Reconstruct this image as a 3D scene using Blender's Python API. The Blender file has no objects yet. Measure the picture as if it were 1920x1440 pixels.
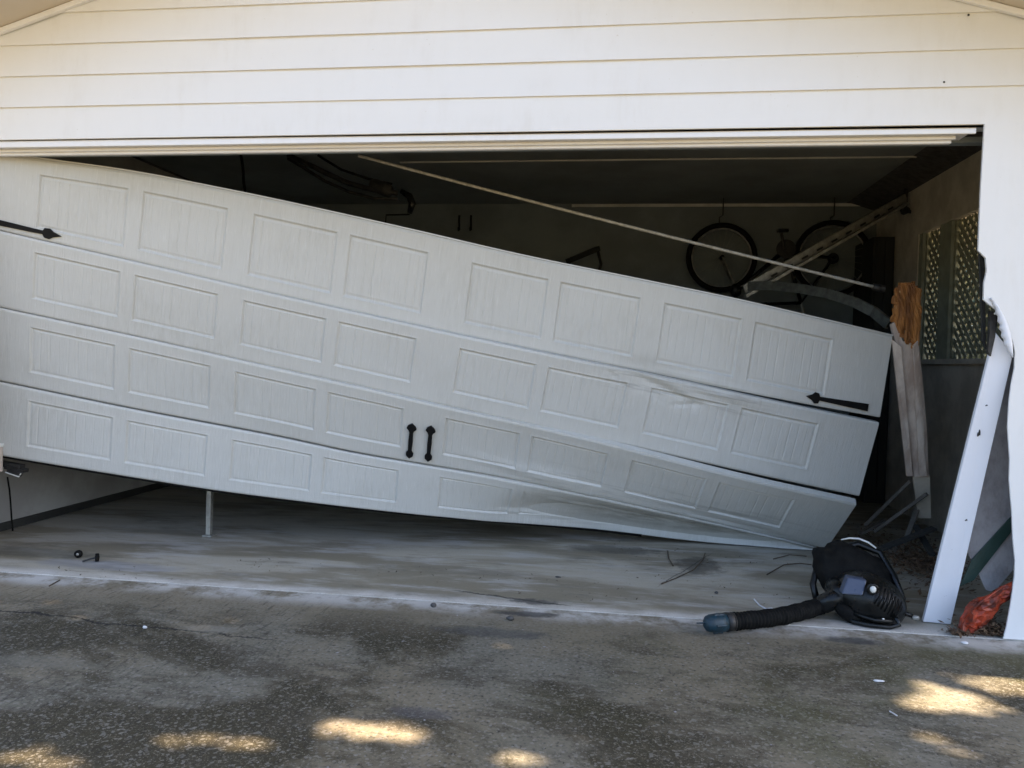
import bpy, math, random
import numpy as np
from mathutils import Vector, Matrix
random.seed(7); rng = np.random.default_rng(7)
R = math.radians
S = bpy.context.scene
COL = S.collection

# ------------------------------------------------------------------ camera
CX, CY, CH = -1.5117, -3.5602, 1.144
YAW, PIT, ROL, F = 0.1354, 0.0292, 0.0244, 1450.0
fw = Vector((-math.sin(YAW)*math.cos(PIT), math.cos(YAW)*math.cos(PIT), -math.sin(PIT)))
r0 = Vector((math.cos(YAW), math.sin(YAW), 0)); u0 = r0.cross(fw)
rt = r0*math.cos(ROL) + u0*math.sin(ROL); up = -r0*math.sin(ROL) + u0*math.cos(ROL)
CAMP = Vector((CX, CY, CH))
cd = bpy.data.cameras.new('camera'); cam = bpy.data.objects.new('camera', cd); COL.objects.link(cam)
cd.sensor_width = 36; cd.lens = F/1920*36; cd.clip_end = 500; cd.clip_start = 0.05
cam.matrix_world = Matrix(((rt.x, up.x, -fw.x, CX), (rt.y, up.y, -fw.y, CY), (rt.z, up.z, -fw.z, CH), (0, 0, 0, 1)))
S.camera = cam
def W(px, py, y):          # where the sight line of a photo point meets the upright plane at depth y
    d = fw*F + rt*(px-960) + up*(720-py)
    return CAMP + d*((y-CY)/d.y)
def SX(px, py, x):         # where it meets the upright side plane x
    d = fw*F + rt*(px-960) + up*(720-py)
    return CAMP + d*((x-CX)/d.x)
def G(px, py, z=0.0):      # where it meets the ground
    d = fw*F + rt*(px-960) + up*(720-py)
    return CAMP + d*((z-CH)/d.z)

# ------------------------------------------------------------------ world, sun, exposure
SUN_EL, SUN_AZ = R(50), R(-6)      # azimuth measured from +x towards +y: the sun stands to the right, along the house front
w = bpy.data.worlds.new("World"); S.world = w; w.use_nodes = True
nt = w.node_tree; bg = nt.nodes['Background']
sky = nt.nodes.new('ShaderNodeTexSky'); sky.sky_type = 'NISHITA'; sky.sun_disc = False
sky.air_density = .8; sky.dust_density = 2.3; sky.ozone_density = 1.5; sky.sun_elevation = SUN_EL; sky.sun_rotation = R(90) - SUN_AZ
nt.links.new(sky.outputs[0], bg.inputs[0]); bg.inputs[1].default_value = 0.09
sd = Vector((math.cos(SUN_EL)*math.cos(SUN_AZ), math.cos(SUN_EL)*math.sin(SUN_AZ), math.sin(SUN_EL)))
sl = bpy.data.lights.new('sun', 'SUN'); sl.energy = 5.0; sl.angle = R(0.53); sl.color = (1, .79, .57)
so = bpy.data.objects.new('sun', sl); COL.objects.link(so)
so.rotation_euler = (-sd).to_track_quat('-Z', 'Y').to_euler(); so.location = sd*30
S.view_settings.view_transform = 'Standard'; S.view_settings.look = 'None'
S.view_settings.exposure = 2.58; S.view_settings.gamma = 1
S.render.engine = 'CYCLES'

# ------------------------------------------------------------------ helpers
def tag(o, label=None, cat=None, group=None, kind=None):
    if label: o['label'] = label
    if cat: o['category'] = cat
    if group: o['group'] = group
    if kind: o['kind'] = kind
    return o
def thing(name, loc, label, cat, group=None):
    o = bpy.data.objects.new(name, None); COL.objects.link(o); o.location = loc
    o.empty_display_size = .1
    return tag(o, label, cat, group)
def link(name, me, mat, parent=None, smooth=False):
    me.materials.append(mat)
    if smooth: me.polygons.foreach_set('use_smooth', [True]*len(me.polygons))
    o = bpy.data.objects.new(name, me); COL.objects.link(o)
    if parent is not None:
        o.parent = parent
        p = Vector((0, 0, 0)); q = parent
        while q is not None: p += q.location; q = q.parent
        o.matrix_parent_inverse = Matrix.Identity(4)
        for v in me.vertices: v.co -= p
    else:
        # put the origin of a one-mesh thing at its base
        xs = [v.co for v in me.vertices]
        c = Vector((sum(v.x for v in xs)/len(xs), sum(v.y for v in xs)/len(xs), min(v.z for v in xs)))
        for v in me.vertices: v.co -= c
        o.location = c
    return o
class MB:
    def __init__(s): s.v = []; s.f = []
    def add(s, vs, fs):
        n = len(s.v); s.v += [tuple(v) for v in vs]; s.f += [tuple(i+n for i in f) for f in fs]; return s
    def hexa(s, p):        # 8 points: bottom ring, top ring
        return s.add(p, [(3,2,1,0),(4,5,6,7),(0,1,5,4),(1,2,6,5),(2,3,7,6),(3,0,4,7)])
    def box(s, x0, x1, y0, y1, z0, z1):
        return s.hexa([(x0,y0,z0),(x1,y0,z0),(x1,y1,z0),(x0,y1,z0),(x0,y0,z1),(x1,y0,z1),(x1,y1,z1),(x0,y1,z1)])
    def obox(s, c, ax, ay, az, hx, hy, hz):
        c = Vector(c); P = []
        for k in (-1, 1):
            for i, j in ((-1,-1),(1,-1),(1,1),(-1,1)): P.append(c + ax*hx*i + ay*hy*j + az*hz*k)
        return s.hexa(P)
    def beam(s, a, b, wd, th, upv=(0,0,1)):
        a = Vector(a); b = Vector(b); d = (b-a); L = d.length; d.normalize()
        x = d.cross(Vector(upv)).normalized(); y = x.cross(d)
        return s.obox((a+b)/2, x, y, d, wd/2, th/2, L/2)
    def tube(s, pts, r, n=10, cap=True):
        pts = [Vector(p) for p in pts]; rs = r if isinstance(r, (list, tuple)) else [r]*len(pts)
        base = len(s.v); t0 = (pts[1]-pts[0]).normalized()
        ref = Vector((0,0,1)) if abs(t0.z) < .9 else Vector((0,1,0))
        x = t0.cross(ref).normalized()
        for i, p in enumerate(pts):
            t = (pts[min(i+1, len(pts)-1)] - pts[max(i-1, 0)]).normalized()
            x = (x - t*x.dot(t)).normalized(); y = t.cross(x)
            for k in range(n):
                a = 2*math.pi*k/n; s.v.append(tuple(p + (x*math.cos(a)+y*math.sin(a))*rs[i]))
        for i in range(len(pts)-1):
            for k in range(n):
                a, b = base+i*n+k, base+i*n+(k+1) % n; s.f.append((a, b, b+n, a+n))
        if cap:
            s.f.append(tuple(base+k for k in range(n))[::-1]); s.f.append(tuple(base+(len(pts)-1)*n+k for k in range(n)))
        return s
    def prism(s, poly, off):   # polygon (3-D points) extruded by a vector
        n = len(poly); off = Vector(off); P = [Vector(p) for p in poly]
        return s.add(P + [p+off for p in P], [tuple(range(n))[::-1], tuple(range(n, 2*n))] + [(i, (i+1) % n, (i+1) % n+n, i+n) for i in range(n)])
    def torus(s, c, ax, Rr, r, n=48, m=8):
        ax = Vector(ax).normalized(); x = ax.orthogonal().normalized(); y = ax.cross(x); c = Vector(c); b = len(s.v)
        for i in range(n):
            a = 2*math.pi*i/n; d = x*math.cos(a)+y*math.sin(a)
            for j in range(m):
                q = 2*math.pi*j/m; s.v.append(tuple(c + d*(Rr+r*math.cos(q)) + ax*r*math.sin(q)))
        for i in range(n):
            for j in range(m):
                s.f.append((b+i*m+j, b+((i+1) % n)*m+j, b+((i+1) % n)*m+(j+1) % m, b+i*m+(j+1) % m))
        return s
    def ellip(s, c, X, Y, Z, n=24, m=14, e=1.0, fn=None):   # super-ellipsoid with half axes X, Y, Z (vectors)
        b = len(s.v); c = Vector(c); X = Vector(X); Y = Vector(Y); Z = Vector(Z)
        pw = lambda t: math.copysign(abs(t)**e, t)
        for i in range(m+1):
            ph = math.pi*i/m
            for k in range(n):
                th = 2*math.pi*k/n
                a, q, z = pw(math.sin(ph))*pw(math.cos(th)), pw(math.sin(ph))*pw(math.sin(th)), pw(math.cos(ph))
                g = fn(a, q, z) if fn else 1
                s.v.append(tuple(c + (X*a + Y*q + Z*z)*g))
        for i in range(m):
            for k in range(n):
                s.f.append((b+i*n+k, b+(i+1)*n+k, b+(i+1)*n+(k+1) % n, b+i*n+(k+1) % n))
        return s
    def build(s, name, mat, parent=None, smooth=False, bevel=0, auto=False):
        me = bpy.data.meshes.new(name); me.from_pydata(s.v, [], s.f); me.update()
        o = link(name, me, mat, parent, smooth)
        if bevel:
            m = o.modifiers.new('b', 'BEVEL'); m.width = bevel; m.segments = 2; m.limit_method = 'ANGLE'; m.angle_limit = R(40)
        return o

# ------------------------------------------------------------------ materials
class NT:
    def __init__(s, name):
        s.m = bpy.data.materials.new(name); s.m.use_nodes = True; s.t = s.m.node_tree
        s.b = s.t.nodes['Principled BSDF']; s.g = s.n('NewGeometry'); s.pos = s.g.outputs['Position']
    def n(s, typ, **k):
        x = s.t.nodes.new('ShaderNode'+typ)
        for a, v in k.items(): setattr(x, a, v)
        return x
    def l(s, a, b): s.t.links.new(a, b)
    def val(s, inp, v):
        if isinstance(v, (int, float)): inp.default_value = v
        elif isinstance(v, tuple): inp.default_value = v if len(v) == 4 or inp.type == 'VECTOR' else v+(1,)
        else: s.l(v, inp)
    def noise(s, scale, detail=4, rough=.6, vec=None, st=None, dist=0):
        x = s.n('TexNoise'); x.inputs['Scale'].default_value = scale; x.inputs['Detail'].default_value = detail
        x.inputs['Roughness'].default_value = rough; x.inputs['Distortion'].default_value = dist
        v = vec or s.pos
        if st:
            m = s.n('Mapping'); m.inputs['Scale'].default_value = st[:3]
            if len(st) > 3: m.inputs['Rotation'].default_value = (0, 0, st[3])
            s.l(v, m.inputs[0]); v = m.outputs[0]
        s.l(v, x.inputs['Vector']); return x.outputs['Fac']
    def ramp(s, f, a, b, lo=0., hi=1.):
        x = s.n('MapRange'); x.interpolation_type = 'SMOOTHSTEP'
        s.val(x.inputs[0], f)
        for i, v in zip((1, 2, 3, 4), (a, b, lo, hi)): x.inputs[i].default_value = v
        return x.outputs[0]
    def mix(s, f, a, b, mode='MIX'):
        x = s.n('Mix', data_type='RGBA', blend_type=mode)
        s.val(x.inputs[0], f); s.val(x.inputs[6], a); s.val(x.inputs[7], b); return x.outputs[2]
    def math(s, op, a, b=0., c=None):
        x = s.n('Math', operation=op); s.val(x.inputs[0], a); s.val(x.inputs[1], b)
        if c is not None: s.val(x.inputs[2], c)
        return x.outputs[0]
    def bump(s, h, strength=.3, dist=.01):
        x = s.n('Bump'); x.inputs['Strength'].default_value = strength; x.inputs['Distance'].default_value = dist
        s.l(h, x.inputs['Height']); s.l(x.outputs[0], s.b.inputs['Normal'])
    def out(s, col, rough=.6, metal=0., spec=None):
        s.val(s.b.inputs['Base Color'], col); s.val(s.b.inputs['Roughness'], rough); s.b.inputs['Metallic'].default_value = metal
        if spec is not None: s.b.inputs['Specular IOR Level'].default_value = spec
        return s.m
def simple(name, c1, c2, scale=8, rough=.6, metal=0, bump=.15, bscale=60, spec=None, st=None):
    t = NT(name); f = t.noise(scale, 5, .65, st=st)
    t.bump(t.noise(bscale, 3, .6, st=st), bump, .004)
    return t.out(t.mix(t.ramp(f, .35, .65), c1, c2), t.ramp(t.noise(scale*2), .3, .7, rough-.08, rough+.08), metal, spec)

def white_paint(name, base, dirt, streak=1.0):
    t = NT(name)
    a = t.noise(2.2, 4, .6); b = t.noise(14, 5, .7, st=(1, 1, .25))
    f = t.math('MULTIPLY', t.ramp(a, .35, .75), t.ramp(b, .4, .75))
    c = t.mix(t.math('MULTIPLY', f, .28*streak), base, dirt)
    sp = t.ramp(t.noise(55, 2, .5), .75, .80)
    c = t.mix(t.math('MULTIPLY', sp, .5), c, dirt)
    t.bump(t.noise(120, 3, .6, st=(.15, 1, 1)), .12, .002)
    return t.out(c, .55)
M_wall = white_paint('white_wall_paint', (.79, .785, .765), (.58, .54, .46))
M_trim = white_paint('white_trim_paint', (.82, .81, .80), (.60, .55, .46), 1.2)
M_board = white_paint('loose_board_paint', (.78, .79, .82), (.45, .43, .42), 1.0)
M_soffit = white_paint('soffit_paint', (.64, .56, .45), (.54, .47, .38), .6)

def door_paint():
    t = NT('door_paint')
    uv = t.n('UVMap'); uv.uv_map = 'uv'; u = uv.outputs[0]
    grain = t.noise(1, 5, .7, vec=u, st=(300, 14, 1))
    fine = t.noise(1, 4, .7, vec=u, st=(90, 5, 1))
    dirt = t.math('MULTIPLY', t.ramp(t.noise(1, 4, .6, vec=u, st=(2.0, 2.6, 1)), .38, .72), t.ramp(t.noise(1, 5, .7, vec=u, st=(40, 7, 1)), .32, .75))
    c = t.mix(t.math('MULTIPLY', dirt, .40), (.565, .56, .515), (.38, .36, .30))
    c = t.mix(t.ramp(fine, .52, .72, 0, .28), c, (.42, .41, .37)); c = t.mix(t.ramp(t.noise(1, 3, .6, vec=u, st=(150, 9, 1)), .56, .72, 0, .3), c, (.74, .74, .72))
    su = t.n('SeparateXYZ'); t.l(u, su.inputs[0]); UX, UY = su.outputs[0], su.outputs[1]
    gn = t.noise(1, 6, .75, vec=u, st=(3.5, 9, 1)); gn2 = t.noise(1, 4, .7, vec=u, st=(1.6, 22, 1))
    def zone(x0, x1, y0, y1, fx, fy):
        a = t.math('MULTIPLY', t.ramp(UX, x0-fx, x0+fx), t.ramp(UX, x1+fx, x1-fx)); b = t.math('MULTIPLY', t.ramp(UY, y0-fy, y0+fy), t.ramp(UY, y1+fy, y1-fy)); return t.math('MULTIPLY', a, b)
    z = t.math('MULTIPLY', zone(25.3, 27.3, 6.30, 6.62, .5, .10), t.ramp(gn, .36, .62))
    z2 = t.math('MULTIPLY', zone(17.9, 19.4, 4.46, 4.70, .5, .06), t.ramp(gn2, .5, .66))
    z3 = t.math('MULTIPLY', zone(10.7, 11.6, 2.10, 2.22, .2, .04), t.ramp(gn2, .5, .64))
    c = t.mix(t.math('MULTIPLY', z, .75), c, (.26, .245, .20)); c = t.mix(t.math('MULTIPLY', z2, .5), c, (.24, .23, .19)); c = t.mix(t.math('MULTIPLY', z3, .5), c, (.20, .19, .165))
    t.bump(t.math('ADD', grain, t.math('MULTIPLY', fine, 1.2)), .48, .004)
    return t.out(c, .45)
M_door = door_paint()

M_black = simple('black_iron', (.004, .004, .0045), (.007, .007, .007), 20, .55, 0, .15, 60, .2)
M_plastic = simple('black_plastic', (.0035, .004, .004), (.007, .0075, .007), 12, .32, 0, .25, 120, .35)
M_rubber = simple('black_rubber', (.005, .005, .0048), (.012, .0115, .010), 30, .75, 0, .5, 90, .12)
M_teal = simple('teal_plastic', (.006, .035, .055), (.012, .026, .034), 40, .5)
M_steel = simple('galvanised_steel', (.38, .375, .33), (.26, .255, .23), 18, .45, .6)
M_rod = simple('pale_rod', (.55, .54, .50), (.38, .37, .33), 25, .5, .1)
M_darkmetal = simple('dark_oily_metal', (.02, .02, .02), (.05, .047, .043), 20, .5, .4)
M_lath = simple('dull_lath_wood', (.16, .14, .115), (.10, .09, .075), 10, .85, 0, .4, 60)
M_dullsteel = simple('dull_track_steel', (.15, .15, .125), (.09, .09, .075), 18, .5, .3)
M_plate = simple('bluish_plate', (.045, .06, .10), (.06, .075, .115), 10, .35)
M_cream = simple('pale_cap', (.75, .74, .68), (.6, .6, .55), 30, .4)
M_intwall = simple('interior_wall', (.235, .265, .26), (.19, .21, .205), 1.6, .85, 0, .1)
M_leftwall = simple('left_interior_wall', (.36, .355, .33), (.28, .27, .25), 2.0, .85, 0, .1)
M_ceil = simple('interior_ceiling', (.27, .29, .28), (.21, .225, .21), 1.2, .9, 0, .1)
M_batten = simple('batten_paint', (.75, .72, .64), (.6, .57, .5), 5, .7)
M_roof = simple('roof_shingle', (.10, .09, .085), (.06, .055, .05), 15, .9, 0, .4)
M_rawwood = simple('raw_split_wood', (.36, .15, .036), (.15, .055, .014), 22, .8, 0, .8, 90, st=(1, 1, .18))
M_palewood = simple('splinter_wood', (.62, .42, .20), (.42, .24, .10), 40, .8, 0, .6, 90, st=(1, 1, .15))
M_oldpaint = simple('weathered_paint', (.66, .58, .50), (.42, .33, .27), 9, .7, 0, .4, 60, st=(1, 1, .12))
M_cement = simple('grey_cement_board', (.36, .345, .345), (.22, .205, .205), 9, .9, 0, .7, 70, st=(1, 1, .6))
M_green = simple('dark_green_metal', (.012, .040, .032), (.02, .05, .04), 12, .5)
M_orange = simple('red_orange_plastic', (.40, .048, .014), (.10, .022, .012), 18, .5, 0, .4, 30)
M_lattice = simple('brown_lattice', (.32, .33, .24), (.20, .21, .15), 20, .8)
M_post = simple('dull_green_post', (.34, .36, .28), (.25, .27, .20), 8, .8)
M_lowwall = simple('low_wall_board', (.58, .54, .46), (.42, .39, .33), 4, .85, 0, .3)
M_bark = simple('bark', (.10, .075, .055), (.05, .04, .03), 12, .9, 0, .8, 20, st=(1, 1, .2))
M_stone = simple('dark_stone', (.05, .048, .045), (.09, .085, .08), 40, .8)
M_white = simple('white_scrap', (.78, .78, .78), (.6, .6, .6), 20, .5)
M_twig = simple('dry_twig', (.05, .035, .022), (.11, .08, .05), 40, .9)
M_cabinet = simple('dark_cabinet', (.02, .02, .018), (.03, .03, .026), 4, .8)
M_tie = simple('bike_rim', (.30, .30, .29), (.2, .2, .2), 20, .4, .6)

def leafmat(name, c1, c2, c3):
    t = NT(name); f = t.noise(3.0, 3, .6); g = t.noise(24, 2, .5)
    c = t.mix(t.ramp(f, .35, .65), c1, c2); c = t.mix(t.ramp(g, .5, .7), c, c3)
    t.b.inputs['Transmission Weight'].default_value = 0
    return t.out(c, .6)
M_leaf = leafmat('tree_leaves', (.05, .10, .025), (.08, .13, .03), (.11, .14, .04))
M_hedge = leafmat('hedge_leaves', (.10, .14, .07), (.17, .20, .11), (.27, .29, .20))
M_litter = leafmat('dead_leaves', (.07, .04, .022), (.13, .08, .045), (.20, .13, .075))

def drive_mat():
    t = NT('driveway_aggregate')
    sx = t.n('SeparateXYZ'); t.l(t.pos, sx.inputs[0]); X, Y = sx.outputs[0], sx.outputs[1]
    big = t.noise(.95, 6, .66, st=(1, 1.6, 1), dist=.5); mid = t.noise(3.2, 6, .7, st=(.8, 1.4, 1, R(25))); hue = t.noise(.9, 3, .5, st=(1.3, 1, 1))
    base = t.mix(t.ramp(hue, .4, .6), (.205, .175, .122), (.180, .168, .132))
    c = t.mix(t.ramp(big, .44, .57), base, (.050, .042, .023))                    # mould
    c = t.mix(t.ramp(mid, .45, .66, 0, .8), c, (.056, .047, .030))
    # cleaner concrete by the joint, most at the left
    nz = t.noise(1.5, 4, .6, dist=.3)
    band = t.math('ADD', Y, t.math('MULTIPLY', nz, .55)); band = t.math('ADD', band, t.math('MULTIPLY', X, -.05))
    near = t.ramp(band, -.16, .34)
    c = t.mix(t.math('MULTIPLY', near, .85), c, (.25, .213, .152))
    # olive algae right of the middle
    alg = t.math('MULTIPLY', t.ramp(t.noise(1.4, 4, .6, st=(1, 1.3, 1)), .45, .62), t.ramp(X, -2.2, -.6))
    c = t.mix(t.math('MULTIPLY', alg, .65), c, (.072, .070, .026))
    # fine exposed sand grain, pores and a few pebbles; brushed streaks run across
    g1 = t.noise(150, 3, .75); g2 = t.noise(75, 4, .8); g3 = t.noise(1, 4, .7, st=(46, 7, 1, R(38)))
    v = t.n('TexVoronoi'); v.inputs['Scale'].default_value = 105; t.l(t.pos, v.inputs['Vector'])
    sc = t.n('SeparateColor'); t.l(v.outputs['Color'], sc.inputs[0])
    amt = t.math('SUBTRACT', 1., t.math('MULTIPLY', near, .6))
    c = t.mix(t.math('MULTIPLY', t.ramp(g2, .52, .64), t.math('MULTIPLY', amt, .95)), c, (.010, .009, .006))
    c = t.mix(t.math('MULTIPLY', t.ramp(g1, .54, .66), t.math('MULTIPLY', amt, .60)), c, (.32, .29, .23))
    c = t.mix(t.math('MULTIPLY', t.ramp(sc.outputs[0], .82, .97), t.math('MULTIPLY', amt, .40)), c, (.30, .285, .25))
    c = t.mix(t.math('MULTIPLY', t.ramp(g3, .54, .66), t.math('MULTIPLY', t.ramp(X, -1.8, -3.2), .5)), c, (.020, .018, .014))
    v2 = v
    # white lime line along the joint
    wob = t.math('MULTIPLY', t.math('SUBTRACT', t.noise(2.2, 5, .7), .5), .16)
    d = t.math('ABSOLUTE', t.math('ADD', t.math('ADD', Y, .035), wob))
    brk = t.ramp(t.noise(4, 5, .7), .36, .6)
    lime = t.math('MULTIPLY', t.ramp(d, .19, .01), brk)
    c = t.mix(t.math('MULTIPLY', lime, .85), c, (.60, .58, .545))
    # crack from the left edge
    a, b = G(0, 1142), G(520, 1200); k = (b.y-a.y)/(b.x-a.x)
    line = t.math('SUBTRACT', Y, t.math('ADD', t.math('MULTIPLY', X, k), a.y-k*a.x))
    line = t.math('ADD', line, t.math('MULTIPLY', t.math('SUBTRACT', t.noise(2.4, 6, .75), .5), .22))
    cr = t.math('MULTIPLY', t.ramp(t.math('ABSOLUTE', line), .010, .003), t.ramp(X, b.x+.15, b.x-.25))
    c = t.mix(t.math('MULTIPLY', cr, .9), c, (.015, .014, .013))
    def spot(px, py, rx, ry, col, s, cc):
        g = G(px, py); dx = t.math('MULTIPLY', t.math('SUBTRACT', X, g.x), 1/rx); dy = t.math('MULTIPLY', t.math('SUBTRACT', Y, g.y), 1/ry)
        q = t.math('ADD', t.math('MULTIPLY', dx, dx), t.math('MULTIPLY', dy, dy))
        q = t.math('ADD', q, t.math('MULTIPLY', t.math('SUBTRACT', t.noise(9, 6, .75), .5), 2.2))
        return t.mix(t.math('MULTIPLY', t.ramp(q, 1.1, .2), s), cc, col)
    c = spot(985, 1150, .17, .05, (.035, .036, .04), .75, c)
    c = spot(930, 1185, .28, .07, (.06, .065, .07), .5, c)
    c = spot(1600, 1200, .14, .05, (.03, .033, .036), .75, c)
    c = spot(1230, 1150, .50, .035, (.40, .39, .385), .45, c)
    c = spot(395, 1178, .14, .05, (.23, .215, .175), .6, c)
    c = spot(80, 1240, .28, .07, (.17, .16, .13), .45, c)
    c = spot(790, 1335, .13, .05, (.12, .115, .13), .35, c)
    t.bump(t.math('ADD', g2, g1), .5, .006)
    return t.out(c, .9, spec=.25)
M_drive = drive_mat()

def slab_mat():
    t = NT('garage_slab_concrete')
    sx = t.n('SeparateXYZ'); t.l(t.pos, sx.inputs[0]); X, Y = sx.outputs[0], sx.outputs[1]
    a = t.noise(1.1, 5, .6, st=(.7, 2.2, 1), dist=.5); b = t.noise(3.5, 6, .7, st=(.6, 2.5, 1)); e = t.noise(160, 3, .6)
    c = t.mix(t.ramp(a, .42, .58), (.42, .385, .31), (.24, .21, .15))
    c = t.mix(t.ramp(b, .48, .66, 0, .7), c, (.48, .465, .43))
    c = t.mix(t.ramp(t.noise(2, 5, .7, st=(.5, 1.6, 1)), .52, .7, 0, .5), c, (.12, .112, .09))
    wob = t.math('MULTIPLY', t.math('SUBTRACT', t.noise(1.6, 5, .7), .5), .22)
    q = t.math('ADD', Y, wob)
    brk = t.ramp(t.noise(3, 5, .7), .34, .6)
    lime = t.math('MULTIPLY', t.ramp(q, .14, .0), t.math('ADD', t.math('MULTIPLY', brk, .6), .4))
    c = t.mix(t.math('MULTIPLY', lime, .9), c, (.68, .65, .60))
    c = t.mix(t.ramp(e, .56, .68, 0, .45), c, (.10, .095, .08)); c = t.mix(t.ramp(t.noise(60, 4, .75), .56, .7, 0, .35), c, (.42, .40, .35)); c = t.mix(t.ramp(t.noise(5, 6, .75, st=(.5, 1.8, 1)), .55, .68, 0, .5), c, (.13, .12, .095))
    def spot(px, py, rx, ry, col, s, cc, nsc=7, na=2.4):
        g = G(px, py); dx = t.math('MULTIPLY', t.math('SUBTRACT', X, g.x), 1/rx); dy = t.math('MULTIPLY', t.math('SUBTRACT', Y, g.y), 1/ry)
        q = t.math('ADD', t.math('MULTIPLY', dx, dx), t.math('MULTIPLY', dy, dy))
        q = t.math('ADD', q, t.math('MULTIPLY', t.math('SUBTRACT', t.noise(nsc, 6, .75), .5), na))
        return t.mix(t.math('MULTIPLY', t.ramp(q, 1.1, .2), s), cc, col)
    c = spot(200, 1060, .5, .10, (.27, .28, .31), .5, c)
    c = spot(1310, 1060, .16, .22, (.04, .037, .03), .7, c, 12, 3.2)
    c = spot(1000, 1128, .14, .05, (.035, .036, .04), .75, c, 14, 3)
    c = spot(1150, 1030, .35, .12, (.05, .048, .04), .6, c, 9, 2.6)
    c = spot(60, 1035, .45, .12, (.10, .098, .078), .6, c)
    # long drying cracks by the joint
    for (x0, y0, x1, y1) in ((860, 1108, 1060, 1135), (1240, 1095, 1330, 1040)):
        a_, b_ = G(x0, y0), G(x1, y1); k = (b_.y-a_.y)/(b_.x-a_.x)
        ln = t.math('SUBTRACT', Y, t.math('ADD', t.math('MULTIPLY', X, k), a_.y-k*a_.x))
        ln = t.math('ADD', ln, t.math('MULTIPLY', t.math('SUBTRACT', t.noise(4, 6, .75), .5), .12))
        m = t.math('MULTIPLY', t.ramp(t.math('ABSOLUTE', ln), .012, .003), t.math('MULTIPLY', t.ramp(X, min(a_.x, b_.x)-.05, min(a_.x, b_.x)+.05), t.ramp(X, max(a_.x, b_.x)+.05, max(a_.x, b_.x)-.05)))
        c = t.mix(t.math('MULTIPLY', m, .85), c, (.02, .02, .018))
    t.bump(t.math('ADD', t.noise(30, 4, .6), t.math('MULTIPLY', e, .4)), .25, .004)
    return t.out(c, .62, spec=.4)
M_slab = slab_mat()
M_lawn = simple('lawn', (.13, .125, .06), (.17, .145, .075), .5, .9)
M_soil = simple('side_soil', (.20, .17, .12), (.13, .11, .08), 1.5, .9)

# ------------------------------------------------------------------ ground
def sheet(name, x0, x1, y0, y1, z, mat, n=1):
    me = bpy.data.meshes.new(name)
    me.from_pydata([(x0, y0, z), (x1, y0, z), (x1, y1, z), (x0, y1, z)], [], [(0, 1, 2, 3)]); me.materials.append(mat)
    o = bpy.data.objects.new(name, me); COL.objects.link(o); return tag(o, kind='structure')
XL, XR, YB, ZC = -5.33, .80, 3.95, 2.68
tag(sheet('ground', -150, 150, -150, 150, -.012, M_lawn), 'grass around the driveway')
tag(sheet('driveway', -7.5, 2.6, -13, -.004, -.003, M_drive), 'rough mould-stained aggregate concrete driveway in front of the garage')
tag(MB().box(XL-.12, XR+.12, -.002, YB+.15, -.11, 0).build('garage_floor', M_slab), 'smooth concrete garage slab under the fallen door', kind='structure')
tag(sheet('side_yard', XR+.13, 14, 0.1, 12, -.006, M_soil), 'bare soil beside the garage')

# ------------------------------------------------------------------ the garage building
HX = -4.90; ZH = 2.2
gar = thing('garage', (-2.3, 0, 0), 'white clapboard garage front with a shallow gable over the wide door opening', 'garage')
pA, pB, pC = W(0, 62, 0), W(165, 0, 0), W(1920, 27, 0); slope = (pB.z-pA.z)/(pB.x-pA.x)
ridge_x = (pA.x + pC.x + (pC.z-pA.z)/slope)/2
rz = lambda x: pA.z + slope*((ridge_x-abs(x-ridge_x)) - pA.x)
XW0, XW1 = -6.2, 1.7
# clapboards: every course a tilted board, its lower edge standing proud of the one below
mb = MB(); e = .1545; z = 2.3575; k = 0
rel = random.Random(3)
while z < rz(ridge_x):
    zt = z+e+.012
    def xs(zz):
        d = (zz-rz(ridge_x))/-slope
        if d < 0: d = 0
        return max(XW0, ridge_x-d), min(XW1, ridge_x+d)
    a0, a1 = xs(z); b0, b1 = xs(min(zt, rz(ridge_x)-.001))
    n = 40; top = []; bot = []
    for i in range(n+1):
        f = i/n; xb = a0+(a1-a0)*f; xt = b0+(b1-b0)*f
        wv = .0016*math.sin(xb*1.7+k*2)+.0008*math.sin(xb*5.3+k)
        bot.append((xb, -.0175+wv, z+.0012*math.sin(xb*1.1+k))); top.append((xt, -.003, zt))
    m = n+1
    vs = bot + top + [(x, .003, zz+.004) for x, y, zz in bot]
    fs = [(i, i+1, m+i+1, m+i) for i in range(n)] + [(2*m+i, 2*m+i+1, i+1, i) for i in range(n)]
    mb.add(vs, fs); z += e; k += 1
mb.build('siding', M_wall, gar)
# sheathing behind
mb = MB(); mb.prism([(XW0, .004, 2.20), (XW1, .004, 2.20), (XW1, .004, rz(XW1)), (ridge_x, .004, rz(ridge_x)), (XW0, .004, rz(XW0))], (0, .10, 0))
mb.build('gable_wall', M_wall, gar)
MB().box(XW0, XW1, -.006, .003, 2.200, 2.374).build('frieze_board', M_wall, gar, bevel=.002)
MB().box(HX, -.022, .010, .024, 2.166, 2.1985).build('head_trim', M_trim, gar, bevel=.003)
MB().box(HX, -.045, .025, .125, 2.170, 2.1985).build('head_jamb', M_trim, gar)
mb = MB(); mb.box(HX, -.085, .055, .074, 2.155, 2.1695); mb.box(HX, -.095, .0745, .098, 2.143, 2.1695); mb.box(HX, -.105, .0985, .112, 2.150, 2.1695)
mb.build('door_stop_moulding', M_trim, gar, bevel=.003)
MB().box(HX, XR, .126, .18, 2.160, 2.185).build('header_beam', M_intwall, gar)
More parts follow.
